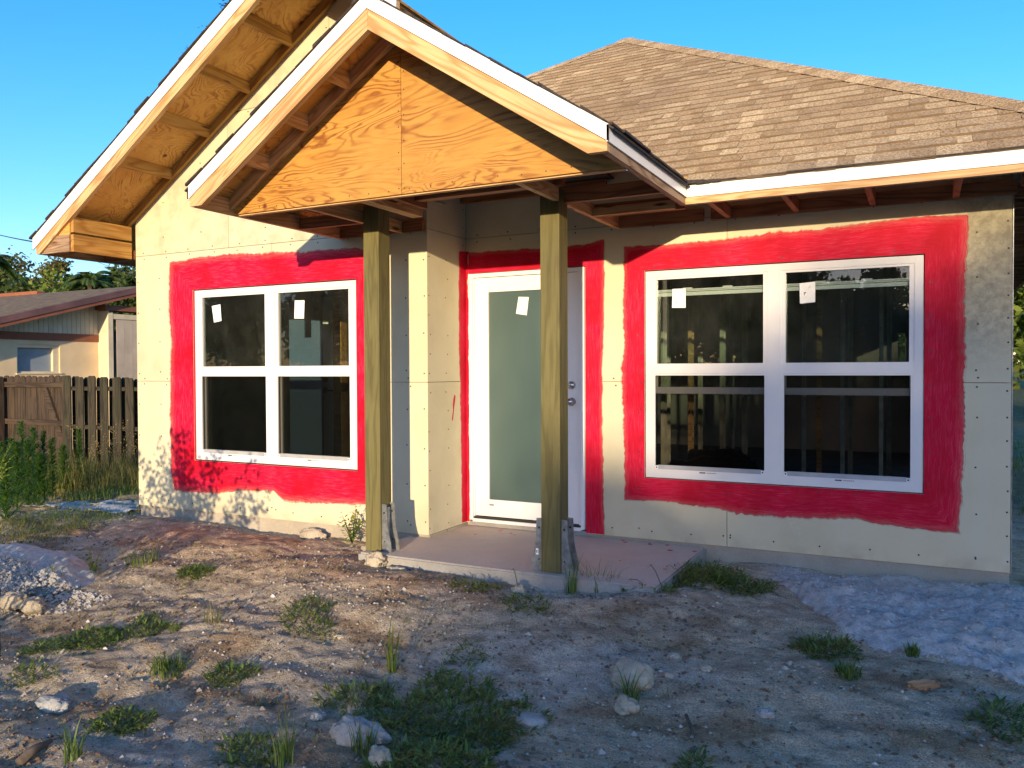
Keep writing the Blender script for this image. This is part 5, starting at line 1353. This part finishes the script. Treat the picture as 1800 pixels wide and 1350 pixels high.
def pebmat():
    m, nt, b = newmat('pebbles'); g = N(nt); b.inputs['Roughness'].default_value = .85
    a = g.n('ShaderNodeAttribute', attribute_name='tint'); g.l(g.ramp(a.outputs['Fac'], [(0, (.14, .11, .08)), (.4, (.34, .28, .22)), (.85, (.44, .39, .33)), (1, (.58, .55, .50))]), b.inputs['Base Color']); return m
M['peb'] = pebmat()
tag(mb.obj('pebbles', M['peb'], tints=True), 'loose gravel and shell bits strewn over the sand', 'gravel', kind='stuff')
mb = MB()
for _ in range(420):
    x = random.uniform(-6.6, 1.2); y = random.uniform(-4.1, -1.4)
    if random.random() > .35+.9*noise.noise((x*1.6+9, y*2.6, 5)): continue
    s = random.uniform(.009, .022); pebble_mesh(mb, (x, y, gz(x, y)+s*.1), s, random)
tag(mb.obj('small_stones', M['peb'], tints=True), 'thumb sized stones half sunk in the sand', 'gravel', kind='stuff')
# soil clods in the shallow brown patches
mb = MB()
for _ in range(9000):
    x = random.uniform(-7.0, 1.4); y = random.uniform(-4.4, -1.3)
    if noise.noise((x*2.2+3, y*3.6, 4)) < random.uniform(-.25, .1): continue
    s = random.uniform(.004, .014); pebble_mesh(mb, (x, y, gz(x, y)+s*.2), s, random)
tag(mb.obj('soil_clods', plain('brown_clod', (.17, .11, .065), .95, 0, .3, 30)), 'crumbs of brown earth lying on the sand', 'soil', kind='stuff')
# washout of pale grey concrete at right, and the grey pile at left
def pile(name, x0, x1, y0, y1, step, hf, mask, mat, label, cat):
    xs = spaced(x0, x1, step)+[x1]; ys = spaced(y0, y1, step)+[y1]; V = []; idx = {}; Fc = []
    for j, y in enumerate(ys):
        for i, x in enumerate(xs):
            m_ = mask(x, y); idx[(i, j)] = len(V); V.append((x, y, gz(x, y)-.03+(.03+hf(x, y))*sst(0, .35, m_) if m_ > 0 else gz(x, y)-.03))
    for j in range(len(ys)-1):
        for i in range(len(xs)-1):
            if max(mask(xs[i], ys[j]), mask(xs[i+1], ys[j]), mask(xs[i], ys[j+1]), mask(xs[i+1], ys[j+1])) > 0: Fc.append((idx[(i, j)], idx[(i+1, j)], idx[(i+1, j+1)], idx[(i, j+1)]))
    o = mk(name, V, Fc, mat, smooth=True); tag(o, label, cat); return o
def ridg(x, y, s): return 1-abs(noise.noise((x, y, s)))*2
def hfR(x, y):
    a = x*.45+y*.1; b = y+.22*x
    n_ = .5+.5*noise.noise((a*1.7, b*3.6, 4.4))+.22*noise.noise((a*5, b*9, 2.1))+.07*noise.noise((x*14, y*18, 2)); q_ = n_*5.2; fl = math.floor(q_)
    return .004+.027*(fl-1+sst(.0, .30, q_-fl))+.008*noise.noise((x*12, y*15, 9))+.012*noise.noise((x*28, y*34, 6))+.009*noise.noise((x*52, y*60, 3))
    return .012+.075*max(0, ridg(a*1.6, b*4.2, 2.2))**2+.050*max(0, ridg(a*3+4, b*9, 7.7))**2+.014*noise.noise((x*9, y*13, 1))+.020*noise.noise((x*21, y*26, 6))+.012*noise.noise((x*44, y*50, 3))
def mkR(x, y):
    e = .13*noise.noise((x*2.4, y*2.4, 8))+.05*noise.noise((x*9, y*9, 8))
    left = x-(-1.12+.06*y)                                    # slanting left edge
    front = y-(-.5-1.0*sst(-1.0, -.25, x)-.32*sst(-.3, .3, x))
    return min(left, front, .0-y+.10, 3-x)+e
pile('concrete_washout', -1.35, 2.4, -2.6, .02, .022, hfR, mkR, M['rubble'], 'lumpy pale grey concrete washout lying before the right window', 'concrete spill')
mb = MB(); random.seed(31)
for _ in range(9000):
    x = random.uniform(-1.3, 1.6); y = random.uniform(-2.2, -.02); m_ = mkR(x, y)
    if m_ < .02 or noise.noise((x*2, y*4, 3))+random.uniform(-.5, .5) < -.1: continue
    s_ = random.choice((.004, .005, .007, .009, .012)); pebble_mesh(mb, (x, y, gz(x, y)-.03+(.03+hfR(x, y))*sst(0, .35, m_)+s_*.2), s_, random)
tag(mb.obj('washout_crumbs', M['rubble']), 'grey crumbs lying on the concrete washout', 'rubble', kind='stuff')
LC = onZ(15, 1010, -.2)
def hfL(x, y):
    d = math.hypot((x-LC.x)/1.0, (y-LC.y)/.42); return .19*max(0, 1-d*d)+(.025*noise.noise((x*9, y*14, 2))+.03*noise.noise((x*22, y*30, 4))+.02*noise.noise((x*45, y*60, 2)))*sst(-.1, .35, LC.y-y+.05*noise.noise((x*4, y, 1)))
pile('cement_pile', LC.x-1.3, LC.x+1.2, LC.y-.6, LC.y+.6, .018, hfL, lambda x, y: 1-math.hypot((x-LC.x)/1.0, (y-LC.y)/.42)+.15*noise.noise((x*5, y*5, 1)), M['rubble'], 'smooth topped pale grey cement pile at the left edge', 'cement pile')
mb = MB()
for _ in range(5200):
    x = LC.x+random.uniform(-1.1, 1.3); y = LC.y-.10-random.random()**1.4*.65
    d = math.hypot((x-LC.x)/1.0, (y-LC.y)/.42)
    if d > 1.5 or random.random() < d-.8: continue
    z = gz(x, y)+(hfL(x, y) if d < 1 else 0); s_ = random.choice((.006, .008, .011, .015, .02)); pebble_mesh(mb, (x, y, z+s_*.2), s_, random)
tag(mb.obj('pile_crumbs', M['rubble']), 'broken crumbs spilling from the front of the grey cement pile', 'rubble', kind='stuff')
# grey plastic sheet and rubble beside the house corner
def sheet(u0, v0, w, d_, seed, label):
    p = gp(u0, v0); V = []; n_, m_ = 34, 16; Fc = []
    for j in range(m_+1):
        for i in range(n_+1):
            x = p.x-w/2+w*i/n_; y = p.y-d_/2+d_*j/m_+.06*noise.noise((i*.2, seed, 0)); V.append((x, y, gz(x, y)+.012+.05*max(0, noise.noise((x*3, y*6, seed)))+.02*noise.noise((x*12, y*12, seed))))
    for j in range(m_):
        for i in range(n_): Fc.append((j*(n_+1)+i, j*(n_+1)+i+1, (j+1)*(n_+1)+i+1, (j+1)*(n_+1)+i))
    o = mk('plastic_sheet', V, Fc, M['sheet'], smooth=True); so_ = o.modifiers.new('thickness', 'SOLIDIFY'); so_.thickness = .003; tag(o, label, 'sheet')
sheet(150, 893, 1.6, .35, 4, 'crumpled grey sheet lying in the sun left of the house corner'); sheet(215, 888, .7, .3, 9, 'dark fold of grey sheet touching the house corner')
# stick, twigs, leaves
def ptube(name, pts, r, mat, label, cat):
    P = [gp(u, v) for u, v in pts]; P = [p+Vector((0, 0, r+.003+(.004 if i % 2 else 0))) for i, p in enumerate(P)]
    c = P[0].copy(); o = tube(name, [p-c for p in P], [r*.9]*(len(P)-1)+[r*.35], mat); o.location = c; tag(o, label, cat)
ptube('stick', [(1206, 1262), (1213, 1282), (1221, 1302)], .009, M['bark'], 'short split brown stick right of the pale rocks', 'stick')
ptube('stick', [(1600, 1165), (1625, 1166), (1660, 1170)], .004, M['bark'], 'thin brown twig lying on the washout', 'stick')
ptube('stick', [(1093, 1142), (1106, 1149), (1123, 1143)], .003, M['bark'], 'thin dark twig on the sand behind the large rock', 'stick')
ptube('stick', [(1735, 1128), (1733, 1140), (1731, 1150)], .006, M['bark'], 'tiny upright brown splinter at the right of the washout', 'stick')
ptube('stick', [(35, 1350), (60, 1330), (92, 1312)], .022, M['bark'], 'dark wood scrap at the bottom left corner', 'stick')
mb = MB()
for _ in range(900):
    x = random.uniform(-6.8, 1.2); y = random.uniform(-4.2, -1.3); a = random.uniform(0, 6.28); L = random.uniform(.012, .04); z = gz(x, y)+.004
    d_ = Vector((math.cos(a), math.sin(a), random.uniform(-.1, .3)))*L; s_ = Vector((-math.sin(a), math.cos(a), 0))*L*.18
    b = Vector((x, y, z)); mb.add([b, b+d_*.5+s_, b+d_, b+d_*.5-s_], [(0, 1, 2, 3)], random.random())
tag(mb.obj('leaf_litter', M['straw']), 'dry brown leaf bits scattered on the sand', 'litter', kind='stuff')
# leaf weed poking in at the left edge, lit
p = at(-6, 838, 4.4)
def goldweed():
    t = thing('golden_weed', (p.x, p.y, gz(p.x, p.y)), 'yellow green plume of a weed entering at the left edge of the photo', 'weed'); hh = p.z-gz(p.x, p.y)+.02; mb = MB()
    st = tube('stem', [Vector((0, 0, 0)), Vector((0, 0, hh*.6)), Vector((0, 0, hh))], [.006, .004, .003], M['fennel'], n=5); st.parent = t
    for k, (uu, vv) in enumerate(((22, 785), (28, 805), (24, 828), (14, 795), (18, 842))):
        q = at(uu, vv, 4.4)-p+Vector((0, 0, hh)); b = Vector((0, 0, hh-.03-.01*k))
        for i in range(44):
            f = i/44; c = b.lerp(q, f)+Vector((0, 0, .02*math.sin(f*3.1))); d2 = Vector((random.uniform(-1, 1), random.uniform(-1, 1), random.uniform(-.4, 1))).normalized()*.016*(1.1-f); s2 = d2.orthogonal().normalized()*.004
            mb.add([c-s2, c+s2, c+d2], [(0, 1, 2)], random.random())
    o = mk('plume', mb.V, mb.F, M['leaf_yel'], attrs={'tint': ('FACE', 'FLOAT', mb.t)}); o.parent = t
goldweed()
# overhead wires
def wire(a, b, sag, label):
    P = []
    for i in range(13):
        t = i/12; q = a.lerp(b, t); q.z -= sag*4*t*(1-t); P.append(q-a)
    o = tube('utility_wire', P, .007, M['wire'], n=5); o.location = a; tag(o, label, 'wire')
wire(Vector((-7.42, -1.28, 2.53)), at(-60, 392, 22), .05, 'thin black wire running left from the tip of the wing eave')
wire(at(130, 440, 30), at(300, 500, 14), .1, 'thin black wire seen under the wing eave')
# small dark plant silhouettes standing on the wing roof edge
for k, (u, v, h_) in enumerate(((303, 118, .10), (325, 92, .16), (352, 58, .12), (387, 12, .14))):
    a = onY(u+8, v+6, -1.28)
    leafy('roof_sprig', (a.x, -1.25, a.z-.03), 40, .05, h_, .03, 'leaf', ('lowest', 'second lowest', 'second highest', 'highest')[k]+' dark sprig on the raking edge of the wing roof', 'weed', 3)
# long boards lying beyond the right corner
random.seed(6)
for k in range(4):
    t = box('timber_board', .75+k*.16, .89+k*.16, .6, 3.6, -.17+.05*(k % 2), -.13+.05*(k % 2), M['pine_dark'])
    tag(t, ('nearest the wall', 'second from the wall', 'third from the wall', 'farthest from the wall')[k]+' grey timber lying on the ground beyond the right corner', 'board', 'timbers beyond the right corner')
for o in bpy.data.objects:
    if '_root' in o: del o['_root']
